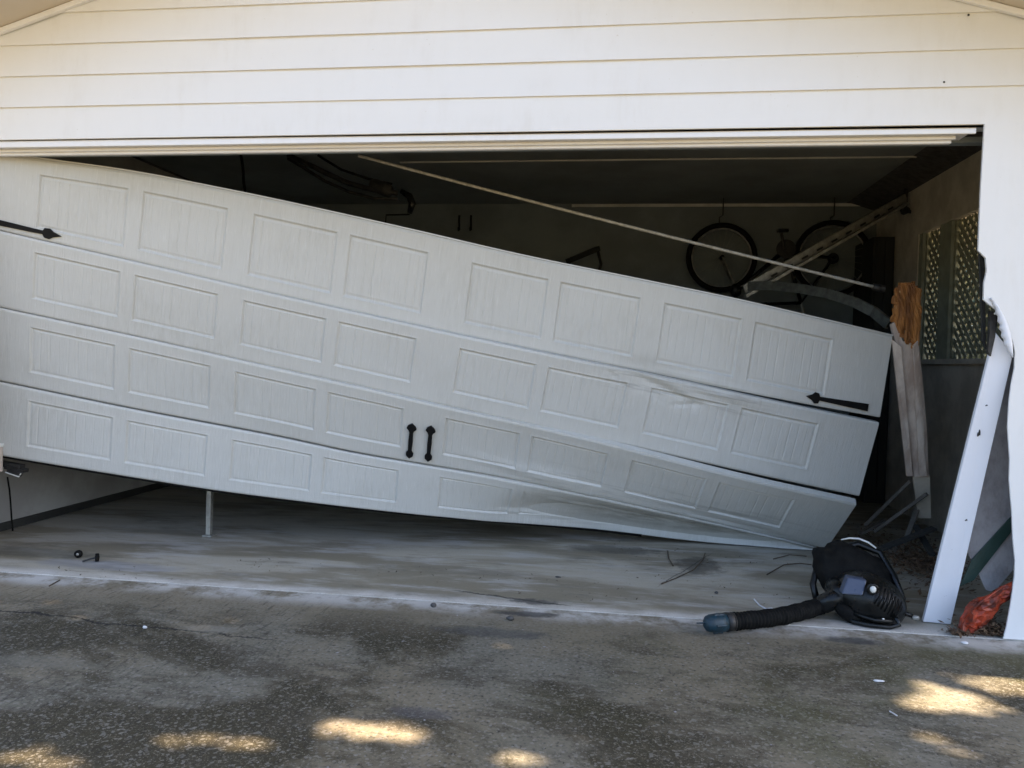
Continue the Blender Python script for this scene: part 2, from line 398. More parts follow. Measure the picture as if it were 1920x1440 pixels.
# right of the opening: the wall, its edge torn below eye height
edge = [(1843, 232), (1838, 350), (1833, 470), (1847, 484), (1849, 508), (1844, 530), (1843, 562), (1852, 570), (1868, 582), (1880, 600),
        (1890, 620), (1899, 640), (1903, 660), (1902, 690), (1896, 720), (1892, 750), (1889, 800), (1893, 860), (1892, 900), (1897, 960),
        (1899, 1010), (1903, 1050), (1902, 1080), (1895, 1130), (1887, 1175), (1880, 1218)]
ep = [W(px, py, -.006) for px, py in edge]; ep[-1].z = .004; ep[0].z = 2.2; ep[0].x = 0
def torn(name, x0pts, x1, yf, th, mat):
    mb = MB()
    for a, b in zip(x0pts[:-1], x0pts[1:]):
        mb.hexa([(b.x, yf, b.z), (x1, yf, b.z), (x1, yf+th, b.z), (b.x, yf+th, b.z), (a.x, yf, a.z), (x1, yf, a.z), (x1, yf+th, a.z), (a.x, yf+th, a.z)])
    return mb.build(name, mat, gar)
ki = 9; zk = ep[ki].z
torn('corner_board', ep[:ki+1], .122, -.013, .012, M_wall)
torn('front_wall_panel', [Vector((.1235, 0, 2.2)), Vector((.1235, 0, zk))]+ep[ki:], XW1, -.008, .008, M_wall)
torn('front_wall_stud', [Vector((.30, 0, 2.2)), Vector((.30, 0, .004))], XW1, .001, .10, M_cement)
for px, py in ((1816, 28), (1770, 154)): MB().ellip(W(px, py, -.016), (.005, 0, 0), (0, .003, 0), (0, 0, .005), 10, 6).build('nail_hole', M_cabinet, gar)
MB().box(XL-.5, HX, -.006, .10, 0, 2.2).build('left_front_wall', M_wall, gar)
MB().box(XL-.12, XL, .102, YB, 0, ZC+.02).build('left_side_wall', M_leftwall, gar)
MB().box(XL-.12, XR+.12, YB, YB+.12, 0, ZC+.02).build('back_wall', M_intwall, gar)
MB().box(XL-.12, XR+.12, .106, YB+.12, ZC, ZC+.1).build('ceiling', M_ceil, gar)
mb = MB()
for yy in (2.35,): mb.box(W(750, 305, yy).x, XR, yy-.012, yy+.012, ZC-.008, ZC-.001)
mb.box(W(1072, 392, YB).x, XR, YB-.012, YB-.001, ZC-.035, ZC-.009)
mb.build('ceiling_batten', M_batten, gar)
# right side wall: solid below, open above where the lattice stands
mb = MB(); mb.box(XR, XR+.12, .106, YB, 0, 1.20); mb.box(XR, XR+.12, .106, YB, 2.22, ZC)
yF0 = SX(1737, 560, XR+.045).y+.09; mb.box(XR, XR+.12, yF0, YB, 1.20, 2.22); mb.box(XR, XR+.12, .106, .95, 1.2, 2.22)
mb.build('right_side_wall', M_lowwall, gar)
MB().box(XR-.05, XR+.13, .9, 3.1, 1.2, 1.235).build('wall_cap', M_lowwall, gar)
yF, yP1, yP0 = SX(1737, 560, XR+.045).y, SX(1768, 560, XR+.045).y, SX(1789, 560, XR+.045).y; yN = .97
MB().box(XR+.01, XR+.09, yP0, yP1, 1.235, 2.22).build('lattice_post', M_post, gar)
MB().box(XR+.01, XR+.09, yF+.02, yF+.09, 1.235, 2.22).build('lattice_post', M_post, gar)
# roof, soffit, rakes
def rake(sgn, name):
    xe = XW0-.35 if sgn < 0 else XW1+.35
    mbb = MB(); x0, x1 = ridge_x, xe; z0, z1 = rz(ridge_x), rz(xe)
    mbb.hexa([(x0, -.60, z0+.002), (x1, -.60, z1+.002), (x1, -.0175, z1+.002), (x0, -.0175, z0+.002), (x0, -.60, z0+.05), (x1, -.60, z1+.05), (x1, -.0175, z1+.05), (x0, -.0175, z0+.05)])
    mbb.build('soffit', M_soffit, gar)
    mbb = MB(); mbb.hexa([(x0, -.04, z0-.028), (x1, -.04, z1-.028), (x1, -.0175, z1-.028), (x0, -.0175, z0-.028), (x0, -.04, z0), (x1, -.04, z1), (x1, -.0175, z1), (x0, -.0175, z0)])
    mbb.build('rake_moulding', M_trim, gar, bevel=.004)
    mbb = MB(); mbb.hexa([(x0, -.63, z0-.03), (x1, -.63, z1-.03), (x1, -.6005, z1-.03), (x0, -.6005, z0-.03), (x0, -.63, z0+.14), (x1, -.63, z1+.14), (x1, -.6005, z1+.14), (x0, -.6005, z0+.14)])
    mbb.build('rake_board', M_trim, gar, bevel=.003)
    mbb = MB(); mbb.hexa([(x0, -.65, z0+.141), (x1, -.65, z1+.141), (x1, YB+.4, z1+.141), (x0, YB+.4, z0+.141), (x0, -.65, z0+.18), (x1, -.65, z1+.18), (x1, YB+.4, z1+.18), (x0, YB+.4, z0+.18)])
    mbb.build('roof', M_roof, gar)
rake(-1, 'l'); rake(1, 'r')

# lattice panels: crossed slats, each panel a thing
def lattice(y0, y1, z0, z1, label, sp=.084):
    o = thing('lattice_panel', (XR+.05, (y0+y1)/2, z0), label, 'lattice', 'lattice panels in the right wall')
    for s, dx in ((1, 0), (-1, .008)):
        mb = MB(); n = int(((y1-y0)+(z1-z0))/sp)+2
        for i in range(n):
            # line y - s*z = c
            c = (y0 - z1 if s > 0 else y0 + z0) + i*sp
            pts = []
            for yy in (y0, y1):
                zz = (yy-c) if s > 0 else (c-yy)
                if z0 <= zz <= z1: pts.append((yy, zz))
            for zz in (z0, z1):
                yy = (c+zz) if s > 0 else (c-zz)
                if y0 < yy < y1: pts.append((yy, zz))
            if len(pts) >= 2 and (abs(pts[0][0]-pts[1][0]) > .03):
                a, b = pts[0], pts[1]
                mb.beam((XR+.045+dx, a[0], a[1]), (XR+.045+dx, b[0], b[1]), .007, .040, (1, 0, 0)) if False else \
                    mb.beam((XR+.045+dx, a[0]+random.uniform(-.007, .007), a[1]), (XR+.045+dx, b[0]+random.uniform(-.007, .007), b[1]), .034*random.uniform(.8, 1.15), .007, (1, 0, 0))
        mb.build('slats', M_lattice, o)
    for yy in (y0, y1): MB().box(XR+.03, XR+.065, yy-.016, yy+.016, z0, z1).build('frame', M_lattice, o)
lattice(yN, yP0-.018, 1.24, 2.215, 'near brown lattice panel in the right wall, closest to the torn jamb')
lattice(yP1+.018, yF, 1.24, 2.215, 'far brown lattice panel in the right wall, beyond the dull green post')

# ------------------------------------------------------------------ the garage door
def curve(pts, ys):
    # pts photo points, ys depth knots (px, y): -> 3-D polyline resampled by arc length
    px = np.array([p[0] for p in pts], float); py = np.array([p[1] for p in pts], float)
    kx = np.array([q[0] for q in ys], float); ky = np.array([q[1] for q in ys], float)
    g = np.linspace(px[0], px[-1], 160)
    gy = np.interp(g, px, py)
    ker = np.ones(15)/15; pad = np.pad(gy, 7, mode='reflect', reflect_type='odd'); gy = np.convolve(pad, ker, 'valid')
    P = np.array([tuple(W(a, b, float(np.interp(a, kx, ky)))) for a, b in zip(g, gy)])
    s = np.r_[0, np.cumsum(np.linalg.norm(np.diff(P, axis=0), axis=1))]
    return P, s
def at(cv, u):
    P, s = cv; t = u*s[-1]
    return np.stack([np.interp(t, s, P[:, i]) for i in range(3)], -1)
# every section: its top curve and its bottom curve
row0 = curve([(-50, 280), (0, 289), (250, 322), (500, 372), (740, 425), (980, 481), (1380, 562), (1674, 631)], [(-50, .10), (1674, 1.08)])
r1a = curve([(-57, 418), (0, 432), (250, 489), (500, 548), (870, 629), (1100, 676), (1281, 712), (1447, 746), (1650, 783)], [(-57, .17), (1650, 1.15)])
r1b = curve([(-57, 419.6), (0, 433.6), (250, 490.6), (500, 549.6), (870, 631), (1100, 679), (1281, 715), (1447, 752), (1649, 793)], [(-57, .17), (1100, .79), (1649, 1.13)])
r2a = curve([(-62, 562), (0, 576), (250, 629), (554, 698), (640, 716), (890, 773), (1110, 820), (1402, 887), (1611, 931)], [(-62, .25), (1611, 1.22)])
r2b = curve([(-62, 563.8), (0, 577.8), (250, 631), (554, 700.4), (640, 718.6), (890, 777), (1110, 825), (1402, 901), (1606, 946)], [(-62, .25), (890, .78), (1606, 1.15)])
r3a = curve([(-66, 700), (0, 714), (250, 766), (554, 823), (640, 844), (890, 886), (1100, 928), (1293, 971), (1402, 995), (1549, 1030)], [(-66, .33), (890, .96), (1549, 1.50)])
r3b = curve([(-66, 703), (0, 717), (250, 769), (554, 826), (640, 847), (890, 889), (1100, 931), (1293, 973), (1402, 997), (1549, 1031)], [(-66, .33), (890, .96), (1549, 1.50)])
row4 = curve([(-70, 842), (0, 855), (100, 872), (400, 920), (640, 950), (815, 969), (1120, 996), (1311, 1020), (1462, 1030), (1551, 1034)], [(-70, .41), (640, .86), (815, 1.02), (1120, 1.44), (1311, 1.50), (1462, 1.49), (1551, 1.49)])
secs = [(row0, r1a, .19, .86), (r1b, r2a, .17, .79), (r2b, r3a, .17, .79), (r3b, row4, .17, .80)]
Ls = 4.95; Hs = .44
PAN = [(.0674, .1570), (.1724, .2605), (.2880, .3773), (.3910, .4760)]
PAN = PAN + [(1-b, 1-a) for a, b in PAN[::-1]]
def sstep(x, a, b):
    t = np.clip((x-a)/(b-a), 0, 1); return t*t*(3-2*t)
def surf(k, u, v, off=0.):
    T, B = secs[k][0], secs[k][1]
    u = np.asarray(u, float); v = np.asarray(v, float)
    p = at(T, u)*(1-v)[..., None] + at(B, u)*v[..., None]
    du = (at(T, np.clip(u+.004, 0, 1))-at(T, np.clip(u-.004, 0, 1)))*(1-v)[..., None] + (at(B, np.clip(u+.004, 0, 1))-at(B, np.clip(u-.004, 0, 1)))*v[..., None]
    dv = at(B, u)-at(T, u)
    dv = dv + np.array([0, 0, -1e-4]); 
    n = np.cross(dv, du); n /= np.linalg.norm(n, axis=-1, keepdims=True)
    n = np.where(n[..., 1:2] > 0, -n, n)
    return p + n*np.asarray(off)[..., None]
door = thing('garage_door', tuple(G(1545, 1036)), 'white four-section garage door knocked off its tracks and slumping down to the right', 'garage door')
for k in range(4):
    v0, v1 = secs[k][2], secs[k][3]
    ug = np.linspace(0, 1, 1501)
    hp = .0045/Hs
    vg = np.unique(np.r_[0, .012, .03, np.linspace(.03, v0-2*hp, 4), v0-2*hp, v0-hp, v0, v0+hp, v0+2*hp, v0+3*hp, np.linspace(v0+3*hp, v1-3*hp, 30), v1-3*hp, v1-2*hp, v1-hp, v1, v1+hp, v1+2*hp, np.linspace(v1+2*hp, .97, 4), .988, 1])
    U, V = np.meshgrid(ug, vg, indexing='ij')
    h = np.zeros_like(U); s = U*Ls; t = V*Hs
    for (a, b) in PAN:
        dx = np.minimum(s-a*Ls, b*Ls-s); dy = np.minimum(t-v0*Hs, v1*Hs-t); d = np.minimum(dx, dy)
        fd = 1 - (sstep(U, .60, .68) if k == 3 else 0)
        h += fd*(-.0085*sstep(d, 0, .007) + .0016*np.exp(-((d+.005)/.004)**2) + .003*sstep(d, .014, .020))
        inside = sstep(d, .022, .028)
        nb = 9; cell = ((s-a*Ls)/((b-a)*Ls)*nb) % 1.0
        g = np.exp(-(((cell-.0)/.055)**2)) + np.exp(-(((cell-1.)/.055)**2))
        h += -.0026*g*inside*fd*(.7+.3*np.sin(s*31+k))
    h += -.006*(1-sstep(V, 0, .025)) - .006*sstep(V, .98, 1)     # rounded tongue and groove edges
    h += .0018*np.sin(s*2.1+k)+.0010*np.sin(s*5.7+2*k)*np.sin(V*3)   # slightly wavy sheet steel
    # dents
    def dent(u_, v_, su, sv, amp, rot=0): 
        x = (U-u_)*Ls; y = (V-v_)*Hs; c_, s_ = math.cos(rot), math.sin(rot)
        return amp*np.exp(-(((x*c_+y*s_)/su)**2) - (((-x*s_+y*c_)/sv)**2))
    if k == 0: h += dent(.74, .97, .22, .05, -.020) + dent(.80, .93, .10, .04, .010)
    if k == 1:
        h += dent(.735, .16, .22, .05, -.012, .2) + dent(.775, .12, .14, .03, .009, .25) + dent(.79, .30, .035, .03, -.007) + dent(.83, .05, .16, .03, .008) + dent(.705, .13, .08, .012, .004, .5)
        h += dent(.70, .12, .10, .014, -.004, .4)
    if k == 2: h += dent(.60, .5, .35, .25, -.014) + dent(.66, .8, .25, .04, .010, .1)
    if k == 3:
        h += -.075*sstep(V, 0, .8)*(1-sstep(V, .62, 1.08))*1.25*sstep(U, .54, .74)*(1-sstep(U, .90, 1)) + dent(.60, .5, .12, .25, .010, .5) + dent(.80, .5, .30, .05, .006, .1)
    def crease(u0_, v0_, u1_, v1_, w_, amp):      # a sharp fold running from one point of the sheet to another
        ax, ay, bx, by = u0_*Ls, v0_*Hs, u1_*Ls, v1_*Hs; L2 = (bx-ax)**2+(by-ay)**2
        q = np.clip(((s-ax)*(bx-ax)+(t-ay)*(by-ay))/L2, 0, 1); dd = np.hypot(s-ax-q*(bx-ax), t-ay-q*(by-ay))
        return amp*np.maximum(0, 1-dd/w_)*np.sin(np.pi*np.clip(q, .04, .96))**.5
    if k == 1: h += crease(.70, .0, .80, .26, .030, -.009) + crease(.735, .02, .86, .10, .022, .008) + crease(.765, .34, .80, .24, .02, -.006)
    if k == 0: h += crease(.73, .93, .87, .99, .022, .006)
    if k == 2: h += crease(.55, .70, .70, .98, .05, .008) + crease(.80, .88, .96, .97, .03, -.008)
    if k == 3: h += crease(.66, .30, .93, .62, .04, .016) + crease(.72, .8, .90, .55, .035, -.014) + crease(.60, .72, .75, .90, .03, .010) + crease(.82, .2, .86, .95, .03, .010)
    P = surf(k, U, V, h)
    nu, nv = U.shape
    nor = surf(k, U[:, [0, -1]], V[:, [0, -1]], np.full((nu, 2), -.042))
    ring = np.concatenate([P, nor[:, [1]], nor[:, [0]]], axis=1)     # front rows, back bottom, back top
    ring[..., 2] = np.maximum(ring[..., 2], .004)
    m = nv+2
    idx = np.arange(nu*m).reshape(nu, m)
    q = np.stack([idx[:-1], idx[1:], np.roll(idx, -1, 1)[1:], np.roll(idx, -1, 1)[:-1]], -1).reshape(-1, 4)
    faces = [tuple(x) for x in q.tolist()]
    # end caps
    for i, rev in ((0, False), (nu-1, True)):
        rr = idx[i].tolist()
        for j in range(nv-1):   # strips against the back edge line
            pass
        faces.append(tuple(rr if rev else rr[::-1]))
    me = bpy.data.meshes.new('section'); me.from_pydata(ring.reshape(-1, 3).tolist(), [], faces)
    uvl = me.uv_layers.new(name='uv')
    uvv = np.zeros((nu*m, 2)); ss = np.broadcast_to(ug[:, None]*Ls + k*7.3, (nu, m)); tt = np.concatenate([np.broadcast_to(vg[None]*Hs, (nu, nv)), np.full((nu, 1), Hs+.04), np.full((nu, 1), -.04)], 1)
    uvv[:, 0] = ss.reshape(-1); uvv[:, 1] = tt.reshape(-1) + k*2.1
    li = np.zeros(len(me.loops), dtype=np.int32); me.loops.foreach_get('vertex_index', li)
    uvl.data.foreach_set('uv', uvv[li].reshape(-1))
    o = link('section', me, M_door, door)
    o['label'] = ['topmost door section', 'second door section from the top, dented at the right', 'third door section carrying the handles', 'bottom door section folded under at the right'][k]
# dark weather strip along the bottom
bpts = [tuple(surf(3, np.array([u]), np.array([1.0]), np.array([-.02]))[0]) for u in np.linspace(0, .78, 60)]
MB().tube([(x, y, max(z-.006, .012)) for x, y, z in bpts], .011, 8).build('bottom_seal', M_rubber, door, True)
# top rail lip
mb = MB()
tp = [surf(0, np.array([u]), np.array([.0]), np.array([0.]))[0] for u in np.linspace(0, 1, 80)]
for a, b in zip(tp[:-1], tp[1:]): mb.beam(Vector(a)+Vector((0, .022, .006)), Vector(b)+Vector((0, .022, .006)), .040, .008)
mb.build('top_rail', M_door, door)
# decorative ironwork, cut in the plane of the section
def iron(name, k, poly, off0, off1, label):
    u = np.array([p[0] for p in poly]); v = np.array([p[1] for p in poly])
    a = surf(k, u, v, np.full(len(u), off0)); b = surf(k, u, v, np.full(len(u), off1)); n = len(u)
    mb = MB().add(list(a)+list(b), [tuple(range(n))[::-1], tuple(range(n, 2*n))]+[(i, (i+1) % n, (i+1) % n+n, i+n) for i in range(n)])
    o = mb.build(name, M_black, door, bevel=.0015)
    if label: o['label'] = label
def strap(ub, ut, vc, vt, label):     # broad butt end at ub, arrow tip at ut
    d = ut-ub; hw = .045
    P = [(0, -hw), (.62, -hw*.62), (.78, -hw*.5), (.80, -hw*1.35), (.86, -hw*1.5), (.90, -hw*.8), (1, 0), (.90, hw*.8), (.86, hw*1.5), (.80, hw*1.35), (.78, hw*.5), (.62, hw*.62), (0, hw)]
    iron('hinge_strap', 0, [(ub+d*a, vc+(vt-vc)*a+b) for a, b in P], .001, .011, label)
strap(.984, .912, .905, .905, 'black strap hinge at the right end of the door')
strap(.006, .094, .90, .90, 'black strap hinge at the left end of the door')
def handle(u_, v0, v1, lean, label):
    w = .0028; P = [(0, 0), (w*1.5, .07), (w*2.0, .14), (w*1.1, .20), (w*.75, .26), (w*.9, .5), (w*.75, .78), (w*1.5, .84), (w*1.4, .92), (0, 1)]
    poly = [(u_+a+lean*b, v0+(v1-v0)*b) for a, b in P] + [(u_-a+lean*b, v0+(v1-v0)*b) for a, b in P[::-1][1:-1]]
    iron('door_handle', 2, poly, .002, .016, label)
handle(.4870, .36, .93, -.000, 'left of the two black spade-ended door handles')
handle(.5085, .33, .93, -.000, 'right of the two black spade-ended door handles')
# bottom bracket at the left corner
bp = W(22, 872, .50)
mb = MB(); mb.obox(bp, Vector((1, 0, -.12)).normalized(), Vector((0, 1, 0)), Vector((.12, 0, 1)).normalized(), .07, .02, .014)
mb.obox(bp+Vector((.03, 0, -.02)), Vector((1, 0, -.2)).normalized(), Vector((0, 1, 0)), Vector((.2, 0, 1)).normalized(), .055, .03, .010)
mb.tube([bp+Vector((.0, -.03, -.03)), bp+Vector((.085, -.03, -.052))], .009, 8); mb.tube([bp+Vector((.085, -.03, -.052)), bp+Vector((.10, -.03, -.030))], .006, 8)
mb.build('bottom_bracket', M_darkmetal, door)
MB().tube([bp+Vector((-.01, -.035, -.038)), bp+Vector((.075, -.035, -.060)), bp+Vector((.09, -.035, -.040))], .004, 6).build('bracket_pin', M_cream, door)

# ------------------------------------------------------------------ things about the opening
# cream jamb end and its dark joint at the left
o = thing('left_jamb_stub', tuple(W(-6, 990, .72)), 'cream jamb end with a pale metal top just inside the left edge', 'jamb')
a, b = W(-8, 838, .42), W(-8, 885, .42)
MB().beam(a, b, .05, .05, (0, 1, 0)).build('jamb', M_oldpaint, o, bevel=.004)
MB().beam(a+Vector((0, 0, .02)), a, .06, .055, (0, 1, 0)).build('metal_top', M_cream, o, bevel=.003)
tag(MB().tube([W(14, 895, .60), W(18, 920, .66), W(20, 945, .72), W(22, 975, .78), tuple(G(24, 998)+Vector((0, 0, .008)))], .005, 6).build('hanging_cord', M_rubber), 'thin black cord hanging against the left inner wall under the door corner', 'cord')
# low skirting along the left wall
MB().box(XL+.001, XL+.02, .15, YB, .001, .05).build('skirting', M_cabinet, gar)
# grey prop under the door
g = G(392, 1006); tpz = W(394, 915, g.y)
o = thing('support_post', g, 'short grey post standing on the slab under the left half of the door', 'post')
MB().beam(g+Vector((0, 0, .014)), tpz, .030, .034, (0, 1, 0)).build('shaft', M_steel, o, bevel=.002)
MB().box(g.x-.032, g.x+.032, g.y-.03, g.y+.03, .001, .013).build('foot', M_steel, o, bevel=.002)

# white torn trim board leaning at the right
def quad_board(name, px, ys, th, mat, parent=None, bevel=.003):
    # four photo corners (bottom-left, bottom-right, top-right, top-left) at depths ys; thickness goes back
    P = [W(a, b, y) for (a, b), y in zip(px, ys)]
    n = (P[1]-P[0]).cross(P[3]-P[0]).normalized()
    if n.y < 0: n = -n
    return MB().prism([P[0], P[1], P[2], P[3]], n*th).build(name, mat, parent, bevel=bevel)
yb = G(1760, 1170).y
o = quad_board('loose_trim_board', [(1731, 1166), (1783, 1171), (1900, 664), (1866, 622)], [yb, yb, .02, .02], .022, M_board)
tag(o, 'long white trim board torn off and leaning against the right side of the opening', 'trim board')
def scuff(px, py, rx, rz_):
    f_ = (1168-py)/(1168-622); p = W(px, py, yb+(.02-yb)*f_-.004)
    m = MB().ellip(p, (rx, 0, 0), (0, .004, 0), (rx*.4, 0, rz_), 10, 6, 1, lambda a, q, z: 1+.3*math.sin(4*a+3*z)).build('scuff', M_darkmetal)
    m.parent = o; m.location = m.location - o.location
scuff(1836, 812, .006, .014); scuff(1812, 975, .004, .004); scuff(1850, 760, .004, .003)
# torn curl of trim at the top of it
o = thing('torn_trim_scrap', tuple(W(1870, 680, .03)), 'curled torn scrap of white trim above the leaning board', 'trim scrap')
cp = [(1862, 556), (1876, 572), (1889, 596), (1897, 618), (1902, 642), (1903, 668)]
cc_ = np.array(cp, float); tq = np.linspace(0, 5, 31); cq = [(np.interp(t_, range(6), cc_[:, 0]), np.interp(t_, range(6), cc_[:, 1])) for t_ in tq]
for _ in range(4): cq = [cq[0]]+[((cq[i-1][0]+2*cq[i][0]+cq[i+1][0])/4, (cq[i-1][1]+2*cq[i][1]+cq[i+1][1])/4) for i in range(1, 30)]+[cq[-1]]
wq = np.interp(tq, range(6), [.004, .014, .026, .032, .028, .004]); mb = MB(); L_ = [W(x-4, y+2, -.02) for x, y in cq]; vs = []
for i, a in enumerate(L_):
    w_ = wq[i]*(1+.12*math.sin(i*1.7)); dz = .35*w_
    vs += [(a.x-w_, -.016, a.z-dz), (a.x-w_*.5, -.030, a.z-dz*.5), (a.x, -.024, a.z), (a.x+.003, -.015, a.z+.001)]
mb.add(vs, [(i*4+q, (i+1)*4+q, (i+1)*4+q+1, i*4+q+1) for i in range(30) for q in range(3)])
pf = mb.build('paper_face', M_board, o, True); md = pf.modifiers.new('s', 'SOLIDIFY'); md.thickness = .002
mb = MB(); q = [W(1857, 583, .02), W(1872, 586, .02), W(1866, 632, .02), W(1858, 668, .02), W(1853, 660, .02), W(1856, 620, .02)]
mb.prism(q, (0, .02, 0)); mb.build('bracket', M_darkmetal, o)
p = W(1866, 588, -.004); MB().ellip(p, (.0055, 0, 0), (0, .004, 0), (0, 0, .0055), 10, 6).build('screw_head', M_cream, o, True)
# dark edge of torn jamb above
o = quad_board('jamb_splinter', [(1842, 640), (1850, 655), (1846, 486), (1836, 470)], [.10, .10, .10, .10], .015, M_cabinet)
tag(o, 'dark splintered jamb edge beside the near lattice panel', 'jamb')
# grey cement sheathing showing behind the leaning board
mb = MB()
pl = [(1806, 1020), (1838, 1082), (1849, 1106), (1858, 1110), (1872, 1102), (1899, 1070), (1904, 1040), (1900, 960), (1896, 880), (1899, 760), (1903, 668), (1880, 655), (1856, 690), (1840, 850)]
P = [W(a, b, .175) for a, b in pl]; mb.prism(P, (0, .014, 0))
tag(mb.build('cement_board', M_cement, bevel=.002), 'grey cement board bared between the leaning trim board and the wall', 'cement board')
mb = MB(); P = [W(1800, 1100, .165), W(1826, 1088, .165), W(1899, 994, .16), W(1904, 962, .16), W(1893, 972, .16), W(1822, 1050, .165)]
mb.prism(P, (0, .006, 0)); tag(mb.build('green_metal_strip', M_green, bevel=.001), 'dark green metal strip crossing the grey cement board', 'metal strip')
# red-orange plastic in the debris
o = thing('broken_plastic_shell', tuple(G(1830, 1185)), 'crumpled red-orange plastic shell lying in leaves by the wall foot', 'plastic shell')
mb = MB(); gpts = []
A = [(1796, 1178), (1806, 1152), (1822, 1124), (1850, 1118), (1878, 1098), (1899, 1092)]; B = [(1820, 1190), (1838, 1180), (1858, 1160), (1872, 1140), (1890, 1122), (1900, 1112)]
n = 14; m = 8; vs = []
for i in range(n+1):
    f = i/n*(len(A)-1); j = min(int(f), len(A)-2); r = f-j
    a = Vector(A[j]+(0,)).lerp(Vector(A[j+1]+(0,)), r); b = Vector(B[j]+(0,)).lerp(Vector(B[j+1]+(0,)), r)
    for q in range(m+1):
        c = a.lerp(b, q/m); yy = .035 - .028*math.sin(q/m*math.pi) + .006*math.sin(i*1.9+q*1.3)
        vs.append(W(c.x, c.y, yy))
for v in vs: v.x += random.uniform(-.004, .004); v.y += random.uniform(-.007, .007); v.z = max(v.z+random.uniform(-.004, .004), .006)
fs = [(i*(m+1)+q, (i+1)*(m+1)+q, (i+1)*(m+1)+q+1, i*(m+1)+q+1) for i in range(n) for q in range(m)]
me = MB().add(vs, fs).build('shell', M_orange, o); md = me.modifiers.new('s', 'SOLIDIFY'); md.thickness = .003
MB().tube([W(1808, 1160, .015), W(1840, 1128, .004), W(1880, 1100, .006)], .0035, 6).build('rim_bead', M_orange, o, True)

# broken wooden post right of the door
ya, yb2 = 1.10, 1.62
o = thing('broken_post', tuple(G(1738, 972)), 'split wooden door post, raw brown wood at its snapped top and peeling pale paint below', 'post')
def qb(px, ys, th, mat, name, bev=.002): return quad_board(name, px, ys, th, mat, o, bev)
# raw block with ragged top
rgw = random.Random(5); nx, nz = 46, 40; vs = []
topf = lambda x: np.interp(x, [1667, 1671, 1676, 1684, 1690, 1697, 1703, 1709, 1716, 1722], [556, 541, 545, 533, 541, 530, 538, 529, 534, 546])
botf = lambda x: np.interp(x, [1667, 1674, 1680, 1687, 1694, 1700, 1708, 1716, 1722], [600, 606, 598, 628, 612, 640, 634, 650, 622])
jit = [rgw.uniform(-5, 5) for _ in range(nx+1)]; jib = [rgw.uniform(-9, 9) for _ in range(nx+1)]; dj = [rgw.uniform(-.006, .006) for _ in range(nx+1)]
for i in range(nx+1):
    x = 1677+47*i/nx; t0_ = topf(x)+jit[i]; b0_ = botf(x)+jib[i]
    for q in range(nz+1):
        f = q/nz; yy = ya + dj[i]*(.4+.6*f) + .004*math.sin(f*9+i) + .012*abs(i/nx-.45)
        vs.append(W(x+1.2*math.sin(f*5+i*.3), t0_+(b0_-t0_)*f, yy))
mb = MB().add(vs, [(i*(nz+1)+q, (i+1)*(nz+1)+q, (i+1)*(nz+1)+q+1, i*(nz+1)+q+1) for i in range(nx) for q in range(nz)])
rw = mb.build('raw_wood_top', M_rawwood, o); md = rw.modifiers.new('s', 'SOLIDIFY'); md.thickness = .02; md.offset = -1
for (a, b, c, wd_) in ((1679, 598, 572, 3), (1684, 560, 536, 6), (1702, 632, 596, 4), (1695, 610, 590, 2)):
    MB().prism([W(a, b, ya-.016), W(a+wd_, b-6, ya-.016), W(a+wd_*.6, c, ya-.016)], (0, .008, 0)).build('splinter', M_palewood, o)
MB().prism([W(1684, 622, ya-.012), W(1687, 618, ya-.012), W(1685, 548, ya-.012), (W(1683, 550, ya-.012))], (0, .004, 0)).build('crack', M_cabinet, o)
mb = MB(); mb.prism([W(a, b, ya+dy) for a, b, dy in ((1671, 608, 0), (1680, 602, 0), (1693, 640, 0), (1704, 640, 0), (1721, 628, 0), (1729, 700, .06), (1738, 800, .2), (1742, 895, .32), (1714, 895, .32), (1700, 780, .17), (1690, 700, .06), (1678, 640, 0))], (0, .03, 0)); mb.build('painted_board', M_oldpaint, o, bevel=.002)
qb([(1700, 893), (1712, 893), (1690, 650), (1672, 636)], [1.4, 1.4, ya-.02, ya-.02], .02, M_oldpaint, 'side_strip')
qb([(1724, 893), (1738, 893), (1722, 640), (1712, 650)], [1.38, 1.38, ya-.03, ya-.03], .015, M_oldpaint, 'edge_strip')
qb([(1722, 972), (1746, 972), (1744, 893), (1712, 893)], [yb2, yb2, 1.43, 1.43], .03, M_lowwall, 'dark_foot')
for i, (a, b, ya_, yb_, wd_) in enumerate((((1622, 985), (1706, 902), 1.62, 1.5, .022), ((1640, 997), (1738, 926), 1.65, 1.45, .03))):
    pa, pb = W(*a, ya_), W(*b, yb_); pa.z = max(pa.z, .03)
    tag(MB().beam(pa, pb, wd_, .02).build('fallen_lath', M_lath, bevel=.002), ['upper thinner lath fallen against the foot of the broken post', 'lower thicker lath fallen against the foot of the broken post'][i], 'lath', 'laths at the broken post')

for i, (a, b, ya_, yb_, wd_, lab) in enumerate((
        ((1650, 1030), (1752, 990), 1.25, 1.35, .05, 'short broken board lying flat behind the blower'),
        ((1700, 1010), (1725, 940), 1.50, 1.62, .03, 'splintered stick standing against the foot of the broken post'),
        ((1748, 1040), (1716, 985), 1.20, 1.55, .035, 'broken stick pointing back from the loose trim board to the post foot'),
        ((1612, 1000), (1660, 975), 1.75, 1.80, .04, 'stub of dark board on the floor behind the door corner'))):
    pa, pb = W(*a, ya_), W(*b, yb_); pa.z = max(pa.z, .02); pb.z = max(pb.z, .02)
    tag(MB().beam(pa, pb, wd_, .018).build('broken_board', M_lath if i % 2 else M_cabinet, bevel=.002), lab, 'broken board', 'broken boards round the post foot')

